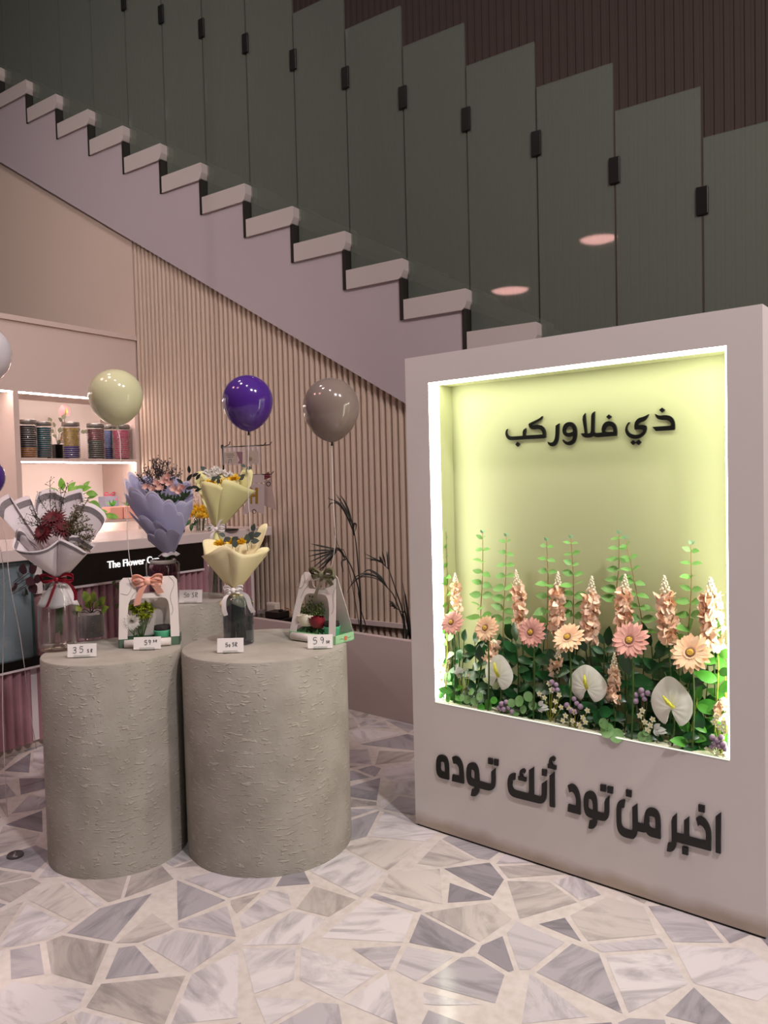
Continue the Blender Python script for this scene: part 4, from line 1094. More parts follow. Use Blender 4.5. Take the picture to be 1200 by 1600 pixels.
b = MB(); b.tube(spline([(0, 0, Hp*.9), px(160, 954, .02), px(172, 948, .03), px(181, 930, .04), px(182, 918, .05)], 5), .0009, 4); b.tube(spline([(0, 0, Hp*.9), px(124, 960, -.02), px(120, 966, -.03)], 4), .0012, 4)
for (x, y, d) in ((182,920,.05), (181,950,.03), (176,914,.05)): b.leaf(px(x, y, d), (.4, -.4, .5), (0, -1, .4), .02, .014, .2, .1, .5, 4)
obj('trailing_stem', b, mat('trailing_green', '3c4a20', .6), gp)

# ---------------- paper carry boxes
def carry_box(name, label, PL, PR, hgt, dep, m_tray, bow_mat, bow_px, tails_px, tilt_top, tray_h=.024, ph=.03):
    PL, PR = Vector(PL), Vector(PR); d = PR-PL; w = d.length; rz = atan2(d.y, d.x)
    r = thing(name, label, 'gift box', PL, rz, 'paper carry boxes with flowers')
    tk = .0015
    # tray
    b = MB()
    b.box(0, w, 0, dep, 0, .002); b.box(0, w, dep-.002, dep, 0, tray_h); b.box(0, .002, 0, dep, 0, tray_h); b.box(w-.002, w, 0, dep, 0, tray_h)
    b.box(0, w, 0, .002, 0, tray_h)
    obj('tray', b, m_tray, r, False)
    # rolled paper lip along the front
    b = MB(); rr = tray_h*.46; b.tube([(w*.10, -rr*.55, rr+.001), (w*.86, -rr*.55, rr+.001)], rr, 16); obj('rolled_lip', b, m_boxpaper, r)
    # front panel with window and handle slot, leaning back to the ridge
    def panel(y0, y1, win):
        zb, zt = tray_h*.8, hgt; lw = w*.145; inset = tilt_top*w
        out = [(0, zb), (w, zb), (w-inset*.5, zb+(zt-zb)*.5), (w-inset, zt-.012), (w-inset-.010, zt), (inset+.010, zt), (inset, zt-.012), (inset*.5, zb+(zt-zb)*.5)]
        loops = [out]
        if win:
            wt_ = zb+(zt-zb)*.66; x0, x1 = lw, w-lw
            loops.append(smooth_loop([(x0, zb+.004), (x1, zb+.004), (x1-inset*.4, wt_-.030), (x1-inset*.7-.004, wt_-.006), (x1-inset*.8-.014, wt_), (x0+inset*.8+.014, wt_), (x0+inset*.7+.004, wt_-.006), (x0+inset*.4, wt_-.030)], 1))
        cx = w/2; hz = zt-(zt-zb)*.185; hw = w*.20
        loops.append([(cx-hw, hz-.008), (cx-hw+.006, hz-.014), (cx+hw-.006, hz-.014), (cx+hw, hz-.008), (cx+hw, hz+.006), (cx+hw-.005, hz+.010), (cx-hw+.005, hz+.010), (cx-hw, hz+.006)])
        a = atan2(y1-y0, zt-zb)
        tf = Matrix.Translation((0, y0, zb)) @ Matrix.Rotation(-a, 4, 'X') @ Matrix.Translation((0, 0, -zb)) @ Matrix(((1, 0, 0, 0), (0, 0, -1, 0), (0, 1, 0, 0), (0, 0, 0, 1)))
        return loops, tf
    lo, tf = panel(.002, dep*.46, True); fp = flat_shape('front_panel', lo, tk, m_boxpaper, r, tf)
    lo, tf = panel(dep-.002, dep*.50, False); flat_shape('back_panel', lo, tk, m_boxpaper, r, tf)
    # fine printed line drawing on the front panel
    b = MB(); zb, zt = tray_h*.8, hgt
    def onpanel(x, z): return Vector((x, .002+(dep*.46-.002)*(z-zb)/(zt-zb)-.0014, z))
    for s_ in (0, 1):
        pts = [(.04, .74), (.16, .72), (.22, .84), (.17, .98)] if s_ == 0 else [(.84, .98), (.93, .86), (.86, .66), (.90, .45), (.87, .36)]
        b.tube(spline([onpanel(x*w, zb+(zt-zb)*z) for x, z in pts], 6), .00035, 4)
    b.tube(spline([onpanel(x*w, zb+(zt-zb)*z) for x, z in ((.36, .97), (.33, .80), (.24, .70), (.17, .56))], 6), .00035, 4)
    obj('printed_line', b, m_ink, r)
    b = MB(); bx = lambda x, y, d=0.0: Lp(r, x, y, d)
    c = bx(*bow_px, dep*.40); bow(b, c+Vector((0, -.006, 0)), w*.46, w*.20, [[bx(x, y, dep*.40-.016) for x, y in t] for t in tails_px], w*.13)
    obj('bow', b, bow_mat, r)
    return r, w
PL = onz(185.5, 1013, PT); PR = onz(281, 1007, PT)
b1, w1 = carry_box('carry_box', 'white paper carry box with peach bow on the left plinth', PL, PR, .196, .075, m_dark_green_paper, m_pinkrib, (231, 908), [[(222, 920), (216, 936), (214, 946)], [(240, 912), (248, 922), (251, 927)]], .025)
PL2 = onz(452, 998.5, PT); PR2 = onz(524, 1008, PT)
b2, w2 = carry_box('carry_box', 'white and green paper carry box with sage bow on the right plinth', PL2, PR2, .196, .085, m_green_paper, m_sagerib, (507, 898), [[(500, 912), (494, 926), (492, 938)], [(514, 908), (518, 914), (512, 918)]], .135)
# small printed mark on the green side of the second box
b = MB(); q = Vector((w2+.0006, .045, .011))
b.box(q.x-.0004, q.x+.0006, q.y-.006, q.y+.006, q.z-.005, q.z+.006); obj('printed_mark', b, mat('orange_print', 'c9744e', .6), b2, False, label='small orange printed mark')
b = MB(); b.tube(spline([q+Vector((.0002, -.026, .000)), q+Vector((.0002, -.018, .002)), q+Vector((.0002, -.012, -.001)), q+Vector((.0002, -.009, .001))], 4), .0004, 4); b.tube(spline([q+Vector((.0002, .009, .001)), q+Vector((.0002, .016, -.001)), q+Vector((.0002, .024, .002))], 4), .0004, 4)
obj('printed_script', b, m_stemg, b2)
def inbox(bx, name, label, cat, px_, py_, d, grp=None):
    q = Lp(bx, px_, py_, d); loc, rz = ROOTS[bx.name]
    y = d; x = q.x
    P_ = (loc[0]+cos(rz)*x-sin(rz)*y, loc[1]+sin(rz)*x+cos(rz)*y, PT+.0025)
    return thing(name, label, cat, P_, rz, grp)
def cup(bx, label, px_, py_, d, R, H):
    r = inbox(bx, 'mint_cup', label, 'cup', px_, py_, d, 'mint cups in the carry boxes')
    b = MB(); b.lathe([(.001, 0), (R*.78, 0), (R*.84, H*.2), (R, H*.92), (R*1.03, H), (R*.93, H), (R*.9, H*.9)], 28); obj('cup', b, m_mint, r)
    b = MB(); b.lathe([(R*.94, H*.86), (R*.96, H*1.12), (R*.9, H*1.32), (.001, H*1.34)], 28); obj('dark_lid', b, m_lid, r)
cup(b1, 'mint green cup with dark lid in the peach-bow box', 254, 990, .030, .0245, .038)
cup(b2, 'mint green cup with dark lid in the sage-bow box', 519, 1000, .040, .0235, .040)
# white chrysanthemum and lime blooms in box one
r = inbox(b1, 'white_chrysanthemum', 'white chrysanthemum bloom in the peach-bow box', 'flower', 207, 985, .018)
px = lambda x, y, d=0.0: Lp(r, x, y, d)
c = px(206, 971); b = MB()
for i in range(120):
    f = i/120; a = i*2.4; ph = f*1.45
    d = Vector((sin(ph)*cos(a), -cos(ph)*.9-.05, sin(ph)*sin(a)))
    b.leaf(c+d*.004, d, Vector((cos(a)*.2, -1, sin(a)*.2)), .011+.014*f, .0055, -.15, .2, .62, 3)
obj('petals', b, m_whitepet, r); stem_to(r, c+Vector((0, .01, 0)))
b = MB()
for i in range(5): b.leaf((0, .004, .006), (cos(i*1.3)*.8, -.3, .5), (0, -1, .5), .03, .014, .2, .1, .5, 4)
obj('leaves', b, m_leafd, r)
r = inbox(b1, 'lime_filler', 'lime green button blooms behind the white chrysanthemum', 'flower', 220, 985, .040)
px = lambda x, y, d=0.0: Lp(r, x, y, d)
st = MB()
for (x, y, d, R) in ((206,948,.0,.013), (217,950,-.004,.012), (228,946,.0,.015), (236,952,.004,.014), (222,962,-.006,.012), (194,976,-.004,.010), (231,962,.0,.010), (212,956,-.003,.012), (223,953,.0,.012)):
    p = px(x, y, d); st.tube([(0, 0, 0), p*.5+Vector((0, .004, 0)), p], .0012, 5); b = MB()
    for i in range(30):
        dd = rdir(); dd.y = -abs(dd.y); b.leaf(p, dd, rdir(), R*rnd(.9, 1.2), R*.6, .2, .2, .6, 3)
    obj('bloom', b, m_limepet, r)
obj('stems', st, m_stemg, r)
# roses and filler in box two
def rose(bx, label, px_, py_, cy, d, R, m):
    r = inbox(bx, 'rose', label, 'rose', px_, py_, d, 'roses in the sage-bow box')
    p = Lp(r, px_, cy, 0)
    for k, (n, rr, op) in enumerate(((3, .45, .05), (4, .72, .22), (5, 1.0, .48))):
        b = MB()
        for i in range(n):
            a0 = 2*pi*i/n+k*.7
            def fn(u, v, a0=a0, rr=rr, op=op, n=n):
                a = a0+(u-.5)*2*pi/n*1.5; z = (v*1.9-.95)*R*(1.05-.12*rr)
                q = R*rr*(.55+.45*sin(pi*(.12+.72*v)))+R*op*v**4*.55-R*.10*abs(u-.5)*v
                return p+Vector((q*cos(a), q*sin(a)*.9-.25*z*.6, z*.78-R*.10*v*abs(u-.5)*4*rr))
            b.grid(fn, 8, 7)
        obj('petals', b, m, r)
    stem_to(r, p)
    b = MB()
    for i in range(4): b.leaf(p-Vector((0, 0, R*.8)), (cos(i*1.7), -.4*abs(sin(i)), -.2), (0, -.6, 1), R*1.2, R*.5, .2, .1, .5, 3)
    obj('sepals', b, m_leafd, r)
rose(b2, 'cream white rose in the sage-bow box', 478, 996, 969, .022, .0235, mat('cream_rose', 'ece5d2', .5))
rose(b2, 'dark red rose in the sage-bow box', 496, 998, 972, .026, .0235, m_redrose)
r = inbox(b2, 'fern_filler', 'thin green fern filler behind the two roses', 'greenery', 488, 992, .05)
twigs('fern', r, [(0, 0, 0)]*6, [Lp(r, 484, 940), Lp(r, 492, 946), Lp(r, 500, 950), Lp(r, 478, 952), Lp(r, 505, 957), Lp(r, 470, 950, -.02)], mat('fern_green', '5a6a30', .6), .008, 10)

# ---------------- smoked vase with the lower yellow bouquet
P = onz(373.5, 1005, PT); s = mpp(P)
R = 23.5*s; Hv = 76*s
sv = thing('smoked_vase', 'smoked grey glass vase on the right plinth', 'vase', P)
b = MB(); b.lathe([(.001, .001), (R*.95, .001), (R, .004), (R, Hv*.86), (R*.9, Hv*.93), (R*.66, Hv*.98), (R*.62, Hv), (R*.58, Hv), (R*.62, Hv*.965), (R*.86, Hv*.91), (R*.96, Hv*.85), (R*.96, .010), (.001, .010)], 40); obj('vase_body', b, m_smoke, sv)
yb = thing('yellow_bouquet', 'cream and yellow paper bouquet with white ribbon in the smoked vase', 'bouquet', tuple(P), None, 'yellow paper bouquets')
px = lambda x, y, d=0.0: Lp(yb, x, y, d)
neck = px(367, 922)
b = MB()
sheet(b, neck, .012, [px(318, 866, .03), px(317, 846, .04), px(330, 843, .05), px(346, 850, .055), px(362, 845, .06), px(384, 848, .06)], -.012)
sheet(b, neck, .012, [px(372, 852, .05), px(396, 842, .045), px(406, 822, .04), px(417, 820, .03), px(412, 842, .02), px(404, 856, .01)], -.01, .004)
sheet(b, neck, .012, [px(314, 869, .0), px(332, 862, -.03), px(350, 852, -.05), px(366, 860, -.06), px(378, 874, -.06)], .02)
sheet(b, neck, .012, [px(350, 868, -.05), px(364, 858, -.065), px(380, 866, -.065), px(402, 864, -.04), px(421, 858, -.01)], .02)
sheet(b, neck, .012, [px(390, 872, -.02), px(408, 856, .0), px(421, 857, .01), px(415, 868, .01)], .01)
# skirt hanging over the vase mouth
def fn(u, v):
    a = 2*pi*u; rr = .012+.0015*sin(7*a)+v*(.022+.007*sin(4*a+.6)); q = neck.lerp(px(369, 944), v)
    return Vector((q.x+rr*cos(a)*1.2, q.y+rr*sin(a), q.z+.006*v*sin(4*a+2)))
b.grid(fn, 40, 6)
obj('wrap', b, m_wrapc, yb, thick=.0006)
b = MB(); bow(b, neck+Vector((0, -.020, .002)), .050, .024, [[px(352, 934, -.03), px(350, 950, -.034), px(353, 962, -.034)], [px(384, 930, -.03), px(391, 948, -.034), px(396, 957, -.034)]], .015); b.lathe([(.0160, -.006), (.017, 0), (.016, .006)], 20, neck)
obj('ribbon', b, m_whiterib, yb)
b = MB()
for i in range(12):
    a = i*2.4; b.tube([neck+Vector((.006*cos(a), .006*sin(a), 0)), Vector((.020*cos(a), .020*sin(a), .012))], .0028, 5)
obj('stems', b, m_stemg, yb)
def tuft(root, name, m, spots, R, n=40):
    for (x, y, d) in spots:
        p = Lp(root, x, y, d); b = MB()
        for i in range(n):
            dd = rdir(); dd = Vector((dd.x, -abs(dd.y)*.8, abs(dd.z)*.8+.15)); b.leaf(p, dd, rdir()+Vector((0, -1, .5)), R*rnd(.7, 1.15), R*.42, .15, .2, .6, 3)
        obj(name, b, m, root)
tuft(yb, 'yellow_bloom', m_yelpet, ((344,852,-.01), (362,850,-.02), (376,850,-.02), (384,848,.0)), .020)
def grayleaves(root, spots, m=m_leafgrey):
    for (x, y, d, L, a) in spots:
        b = MB(); p = Lp(root, x, y, d); b.leaf(p, (cos(a), -.3, sin(a)), (rnd(-.3, .3), -1, .3), L, L*.65, .1, .1, .56, 5)
        b.tube([p, p-Vector((0, -.01, .02))], .0008, 4); obj('eucalyptus_leaf', b, m, root)
grayleaves(yb, ((349,845,-.02,.026,.3), (362,846,-.03,.024,.6), (368,856,-.05,.026,1.6), (386,850,-.02,.03,1.5), (388,842,.0,.028,.9), (396,838,.01,.026,.4), (392,846,-.01,.026,.1), (394,830,.02,.024,1.2), (352,838,-.01,.02,2.6)))

# ---------------- back plinth: clear vase with upper yellow bouquet, violet jar with lavender bouquet
P = onz(340, 934, PB); s = mpp(P)
cv = thing('clear_vase', 'tall clear glass cylinder vase on the back plinth', 'vase', P)
R = 14.5*s; Hv = 78*s
b = MB(); b.lathe([(.001, .001), (R*.95, .001), (R, .004), (R, Hv), (R*.96, Hv), (R*.95, .010), (.001, .009)], 32); obj('vase_body', b, m_clear, cv)
ub = thing('yellow_bouquet', 'pale yellow paper bouquet with white bow, taller one in the clear vase', 'bouquet', tuple(P), None, 'yellow paper bouquets')
px = lambda x, y, d=0.0: Lp(ub, x, y, d)
neck = px(340, 826)
b = MB()
sheet(b, neck, .014, [px(303, 752, .03), px(308, 738, .04), px(328, 735, .06), px(350, 738, .06), px(372, 742, .05)], -.015)
sheet(b, neck, .014, [px(311, 756, .0), px(320, 752, -.04), px(340, 757, -.06), px(356, 766, -.06)], .02)
sheet(b, neck, .014, [px(344, 764, -.05), px(350, 750, -.06), px(364, 752, -.06), px(382, 760, -.04), px(399, 767, -.01)], .02)
sheet(b, neck, .014, [px(372, 762, .0), px(378, 736, .01), px(386, 731, .01), px(395, 738, .01), px(392, 758, .0)], -.01, .004)
def fn(u, v):
    a = 2*pi*u; rr = .013+.0015*sin(7*a)+v*(.018+.005*sin(4*a+.6)); q = neck.lerp(px(338, 852), v)
    return Vector((q.x+rr*cos(a)*1.1, q.y+rr*sin(a), q.z+.005*v*sin(4*a+2)))
b.grid(fn, 40, 6)
obj('wrap', b, m_wrapy, ub, thick=.0006)
b = MB(); bow(b, neck+Vector((0, -.020, 0)), .060, .030, [[px(331, 836, -.03), px(331, 846, -.03), px(334, 851, -.03)], [px(347, 836, -.03), px(350, 846, -.03), px(349, 850, -.03)], [px(344, 814, -.03), px(349, 812, -.03)]], .013); b.lathe([(.0175, -.006), (.0185, 0), (.0175, .006)], 20, neck)
obj('ribbon', b, m_whiterib, ub)
b = MB()
for i in range(8):
    a = i*2.4; b.tube([neck+Vector((.006*cos(a), .006*sin(a), 0)), Vector((.015*cos(a), .015*sin(a), .02))], .0025, 5)
obj('stems', b, m_stemg, ub)
tuft(ub, 'yellow_bloom', m_yelpet, ((329,757,-.02), (366,750,-.02), (350,756,-.03)), .024)
tuft(ub, 'white_bloom', m_whitepet, ((326,742,.01), (338,738,.01), (346,742,.0), (332,747,-.01), (358,746,.0)), .024, 60)
grayleaves(ub, ((330,750,-.03,.024,.4), (340,756,-.04,.022,1.2), (374,750,.0,.03,.8), (385,732,.0,.022,.1), (384,729,.01,.02,2.8), (322,736,.02,.026,2.4), (336,746,-.02,.024,0)))

P = onz(257, 938, PB); s = mpp(P)
vj = thing('violet_jar', 'violet glass jar with twine collar on the back plinth', 'jar', P)
R = 22*s; Hj = 64*s
b = MB(); b.lathe([(.001, .001), (R*.9, .001), (R, .006), (R, Hj*.80), (R*.93, Hj*.88), (R*.82, Hj*.92), (R*.82, Hj), (R*.78, Hj), (R*.78, Hj*.91), (R*.9, Hj*.86), (R*.955, Hj*.79), (R*.95, .010), (.001, .009)], 36); obj('jar_body', b, m_violet, vj)
b = MB(); b.lathe([(R*.84, Hj*.90), (R*.90, Hj*.93), (R*.90, Hj*.98), (R*.84, Hj*1.0)], 30); 
for sx_ in (-1, 1):
    q = Vector((sx_*R*.9, -.004, Hj*.95)); b.strip(spline([q, q+Vector((sx_*.012, -.004, -.004)), q+Vector((sx_*.012, -.002, -.05)), q+Vector((sx_*.010, 0, -.075))], 4), (1, -.4, 0), .006)
b.strip(spline([(R*.8, -.01, Hj*.97), (R*1.1, -.02, Hj*.96), (R*1.3, -.02, Hj*.88)], 4), (0, -.4, 1), .006)
obj('twine_collar', b, mat('grey_ribbon', 'a7a09a', .7), vj)
lb = thing('lavender_bouquet', 'bouquet in scalloped lavender paper with pink alstroemeria', 'bouquet', tuple(P))
px = lambda x, y, d=0.0: Lp(lb, x, y, d)
neck = px(264, 864)
b = MB(); rm = MB()
def lsheet(edge, bulge, lobes, lh, rn=.02):
    sheet(b, neck, rn, edge, bulge, .004, 60, 10, lobes=lobes, lobe_h=lh)
    for o_ in (.001, -.001): sheet(rm, neck, rn, edge, bulge, .004, 60, 1, vr=(.968, 1.0), lobes=lobes, lobe_h=lh, off=o_)
lsheet([px(197, 770, .04), px(197, 745, .05), px(215, 743, .07), px(250, 752, .08), px(285, 748, .07), px(304, 770, .05)], -.02, 5, .10)
lsheet([px(198, 786, -.01), px(199, 768, -.03), px(226, 768, -.06), px(256, 778, -.07), px(280, 795, -.06), px(290, 822, -.03)], .02, 5, .13)
lsheet([px(268, 796, -.05), px(284, 784, -.03), px(300, 782, .0), px(303, 790, .02)], .01, 2, .08)
lsheet([px(200, 800, -.05), px(215, 806, -.065), px(238, 812, -.08), px(260, 824, -.085)], .02, 3, .16)
lsheet([px(228, 842, -.06), px(240, 832, -.075), px(260, 828, -.085), px(282, 832, -.07)], .014, 3, .2)
w_ = obj('wrap', b, m_wrapl, lb, thick=.0006); obj('pale_rim', rm, m_rim, w_)
b = MB()
def fn(u, v):
    a = 2*pi*u; rr = .020+v*.014+.004*sin(6*a)*v; q = neck+Vector((0, 0, .004-.012*v))
    return Vector((q.x+rr*cos(a), q.y+rr*sin(a), q.z+.003*sin(5*a)))
b.grid(fn, 40, 4); obj('tied_collar', b, m_wrapw, lb, thick=.0006)
b = MB()
for i in range(10):
    a = i*2.4; b.tube([neck+Vector((.006*cos(a), .006*sin(a), 0)), Vector((.018*cos(a), .018*sin(a), .02))], .0025, 5)
obj('stems', b, m_stemg, lb)
for (x, y, d) in ((230,763,-.02), (246,757,-.03), (256,754,-.03), (266,758,-.04), (272,766,-.05), (252,765,-.05), (280,770,-.03), (262,748,-.01), (240,766,-.04), (284,764,-.02)):
    b = MB(); p = px(x, y, d); a0 = rnd(0, 6)
    for i in range(6):
        a = a0+i*pi/3; b.leaf(p, (cos(a)*.8, -.5+.2*sin(a), sin(a)*.6+.45), (0, -1, .2), .026*rnd(.85, 1.1), .012, -.2, .3, .6, 4)
    obj('alstroemeria', b, m_pinkpet, lb)
b = MB()
for (x, y, d) in ((250,775,-.05), (262,778,-.055), (272,780,-.05), (284,778,-.03), (238,772,-.05), (290,772,-.01)):
    p = px(x, y+6, d)
    for i in range(5): b.leaf(p, (cos(i*1.4)*.6, -.4, .7), (0, -1, .3), .034, .009, .2, .1, .5, 4)
obj('leaves', b, mat('alstroemeria_leaf', '33482a', .5), lb)
twigs('dark_limonium', lb, [px(250, 770, .0)]*12, [px(216, 744, .0), px(226, 736, .01), px(238, 722, .02), px(244, 718, .02), px(256, 724, .02), px(272, 732, .02), px(264, 722, .03), px(280, 740, .02), px(232, 730, .0), px(248, 726, .0), px(222, 752, -.02), px(268, 738, .0)], m_twigd, .006, 12)
b = MB()
for (x, y, d, L, a) in ((292,752,.03,.035,.9), (300,745,.03,.03,.5), (290,764,.02,.034,.2), (299,760,.02,.03,-.2), (304,768,.02,.028,.4), (296,740,.04,.03,1.6), (306,750,.03,.03,.9), (286,756,.03,.03,2.4)):
    b.leaf(px(x, y, d), (cos(a), -.2, sin(a)), (0, -1, .3), L, L*.42, .1, .1, .5, 4)
obj('dark_leaves', b, mat('ruscus_leaf', '1c2420', .5), lb)

# ================================================================== BALLOONS
def balloon(label, c, rx, ry, knot, string, depth, m, weight=False):
    """balloon at a real distance; string = list of pixels on the same upright plane (with depth offsets)"""
    P = CP+ray(*c)*depth
    r = thing('balloon', label, 'balloon', P, CAMROT, 'balloons on strings')
    px = lambda x, y, d=0.0: Lp(r, x, y, d)
    s = mpp(P); Rx, Ry = rx*s, ry*s
    prof = []
    for i in range(25):
        t = pi*i/24; z = -cos(t); rr = sin(t)
        if z < 0: rr *= (1-.20*z*z*(-z)); zz = z*1.10
        else: zz = z*.90
        prof.append((max(.0005, Rx*rr), Ry*zz))
    b = MB(); b.lathe(prof, 40); obj('balloon_body', b, m, r)
    k = px(*knot); zb = -Ry*1.10
    b = MB(); b.lathe([(.0022, zb-.010), (.0042, zb-.009), (.0026, zb-.004), (.003, zb), (.007, zb+.006)], 14, (0, 0, 0), True); obj('knot', b, m if 'purple' not in label and 'grey' not in label else m_black, r)
    b = MB(); b.tube(spline([(0, 0, zb-.004)]+[px(*q) for q in string], 6), .0011, 5); obj('string', b, m_string, r)
    return r
def m_balloon(n, c): 
    return mat(n, c, .12, spec=.6)
balloon('pale yellow balloon above the lit shelves', (181,617), 41, 44, (187,661), [(188,690,0), (189,720,0), (197,790,0), (200,850,0), (204,885,.0), (207,905,.0)], 2.20, m_balloon('cream_latex', 'd0cea6'))
balloon('glossy purple balloon above the yellow bouquets', (387,626), 39, 44, (387,676), [(388,720,.0), (388,780,.0), (390,810,.0), (391,834,.0)], 2.20, m_balloon('purple_latex', '4a2880'))
balloon('glossy grey balloon at the right over the sage-bow box', (517,636), 44, 50, (517,690), [(519,720,0), (521,790,0), (524,840,0), (519,880,.02), (512,896,.02)], 2.24, m_balloon('grey_latex', '7f7069'))
balloon('white balloon cut off at the left edge', (-35,550), 49, 50, (-30,610), [(-25,680,0), (-12,800,0), (6,900,0), (4,1100,0), (12,1280,0), (20,1336,0)], 2.33, m_balloon('white_latex', 'd8d2d6'))
balloon('purple balloon barely showing at the left edge', (-31,745), 36, 36, (-20,790), [(-5,805,0), (9,845,0), (13,890,0), (19,930,0), (30,985,0), (38,1040,0), (47,1110,0), (57,1170,0)], 2.45, m_balloon('violet_latex', '4a2a86'))
wl_ = onz(24, 1338, 0)
b = MB(); b.lathe([(.001, 0), (.021, 0), (.022, .004), (.019, .009), (.004, .010), (.003, .016), (.001, .016)], 24)
o = obj('balloon_weight', b, mat('weight_grey', '4c4648', .3)); o.location = tuple(wl_); tag(o, 'small dark round weight on the floor under the white balloon', 'weight')

# ================================================================== SHELF THINGS
XS = -3.89
def jar(x0, x1, ytop, xw, label, upper, lower, split):
    a, c = onx(x0, 716, xw), onx(x1, 716, xw); R = (c[1]-a[1])/2*.96; y = (a[1]+c[1])/2
    H = 1.176+.0005
    top = onx((x0+x1)/2, ytop, xw)[2]; Hj = top-H
    r = thing('ribbed_jar', label, 'jar', (xw, y, H), 0, 'ribbed glass jars on the upper shelf')
    prof = [(.001, .001), (R*.92, .001)]; n = 22
    for i in range(n):
        z = .006+(Hj*.89-.006)*i/n; dz = (Hj*.89)/n
        prof += [(R*.95, z), (R, z+dz*.35), (R, z+dz*.6), (R*.95, z+dz*.95)]
    prof += [(R*.9, Hj*.90)]
    b = MB(); b.lathe(prof, 26); obj('jar_body', b, m_jar, r)
    b = MB()
    for i in range(15):
        z = Hj*(.06+.055*i); b.lathe([(R*1.0, z-.0011), (R*1.02, z), (R*1.0, z+.0011)], 26)
    obj('ribs', b, m_rib_glint, r)  # pale rings put in for the light glinting along the glass ribs
    b = MB(); b.lathe([(.001, Hj*.89), (R*.98, Hj*.89), (R, Hj*.90), (R, Hj*.985), (R*.97, Hj), (.001, Hj)], 26); obj('lid', b, m_steel, r)
    for nm, z0, z1, m in (('petal_layer', .006, Hj*split, lower), ('petal_layer', Hj*split, Hj*.84, upper)):
        b = MB(); m_ = 10
        def fn(u, v): 
            a_ = 2*pi*u; z = z0+(z1-z0)*v; rr = R*(.86+.06*sin(a_*5+z*300)*cos(z*420+a_*3))
            return Vector((rr*cos(a_), rr*sin(a_), z+.004*sin(a_*4)*(1 if 0 < v < 1 else 0)))
        b.grid(fn, 28, m_); b.disc((0, 0, z1), (0, 0, 1), R*.88, 20, .1)
        obj(nm, b, m, r)
def petal(n, c1, c2):
    m = veined(n, c1, c2, .8, 90); m.node_tree.nodes['Principled BSDF'].inputs['Specular IOR Level'].default_value = .1; return m
jar(32, 58, 656, XS, 'ribbed jar of black petals over ochre, leftmost on the shelf', petal('black_petal', '1d1618', '0f0b0c'), petal('ochre_petal', 'a8702a', '7d4c1c'), .27)
jar(58, 81, 659, XS, 'ribbed jar of teal petals', petal('teal_petal', '175c62', '0f4046'), petal('deep_teal_petal', '14404c', '0e2d36'), .3)
jar(100, 124.5, 660, XS, 'ribbed jar of yellow petals over violet', petal('lemon_petal', 'b39632', '8a6c22'), petal('violet_petal', '472c74', '331f58'), .35)
jar(139, 163, 662, XS, 'ribbed jar of crimson petals over grey-green', petal('crimson_petal', '6c0f28', '4a0a1c'), petal('greygreen_petal', '34342c', '252520'), .52)
jar(161, 176, 664, -3.97, 'ribbed jar of pale blue petals over navy', petal('blue_petal', '5f76ac', '47598c'), petal('navy_petal', '2b3577', '1f2659'), .35)
jar(179, 202, 664, XS, 'ribbed jar of pink roses and petals, rightmost on the shelf', petal('rose_petal', 'b32a5e', 'c2587a'), petal('pink_petal', 'a83c58', 'bc667c'), .6)
# black cube vase with pink anthurium and grey-green leaves
q = onx(91, 716, -4.02); bx_ = thing('cube_vase', 'black cube vase with a pink anthurium and dusty leaves on the upper shelf', 'vase', (-4.02, q[1], 1.1765), AZ-pi/2+radians(34.2) if False else pi/2)
px = lambda x, y, d=0.0: Lp(bx_, x, y, d)
b = MB(); b.box(-.042, .042, -.042, .042, 0, .085); obj('cube', b, m_black, bx_, False, bevel=.002)
b = MB(); b.tube(spline([(0, 0, .085), px(99, 680), px(101, 648)], 5), .0015, 5); obj('stem', b, m_twig, bx_)
anthurium('', (101,643), 19, 20, 0, ((101,648), (100,638)), .3, m_anthp, (bx_, px))
b = MB()
for (x, y, a) in ((86,668,2.0), (84,676,2.6), (92,676,1.2), (80,660,2.2), (95,682,.8), (112,676,.2), (126,675,.1), (131,675,.2), (98,655,1.2), (97,659,2.4), (89,683,2.8), (104,680,.4), (118,674,.5)):
    b.leaf(px(x, y, rnd(-.02, .02)), (cos(a), -.2, sin(a)), (rnd(-.5, .5), -1, .3), .034, .026, .1, .1, .55, 4)
    b.tube([(0, 0, .085), px(x, y)], .0009, 4)
obj('dusty_leaves', b, mat('dusty_leaf', '6f7058', .7), bx_)
b = MB()
for i in range(8): b.leaf(px(95, 686), rdir(), rdir(), .03, .016, .4, .4, .5, 3)
obj('dried_bloom', b, mat('dried_orange', '9a6a40', .8), bx_)
# lower shelf: two pink pots, a small gift with a pink bow, seedlings
def pinkpot(x0, x1, label):
    a, c = onx(x0, 808, -3.91), onx(x1, 808, -3.91); w = c[1]-a[1]
    r = thing('pink_pot', label, 'plant pot', (-3.91, (a[1]+c[1])/2, .8225), pi/2, 'square pink pots on the lower shelf')
    b = MB(); h = .075; wv = w/2*.92
    b.box(-wv, wv, -.04, .04, 0, h); obj('pot', b, mat('pink_ceramic', 'e0a594', .5), r, False, bevel=.006)
    b = MB()
    for i in range(7): b.leaf((0, 0, h), (cos(i), sin(i*2)*.4, 1), rdir(), .045, .016, .3, .1, .5, 3)
    obj('seedling', b, m_leafm, r)
pinkpot(165, 187, 'square pink pot on the lower shelf, left one'); pinkpot(187, 210, 'square pink pot on the lower shelf, right one')
a = onx(170, 786, -4.06)
r = thing('gift_box', 'small grey-blue gift with pink bow behind the pink pots', 'gift box', (-4.06, a[1], .8225), pi/2)
b = MB(); b.box(-.05, .05, -.035, .035, 0, .135); obj('box', b, mat('greyblue_paper', '9aa0b4', .5), r, False, bevel=.004)
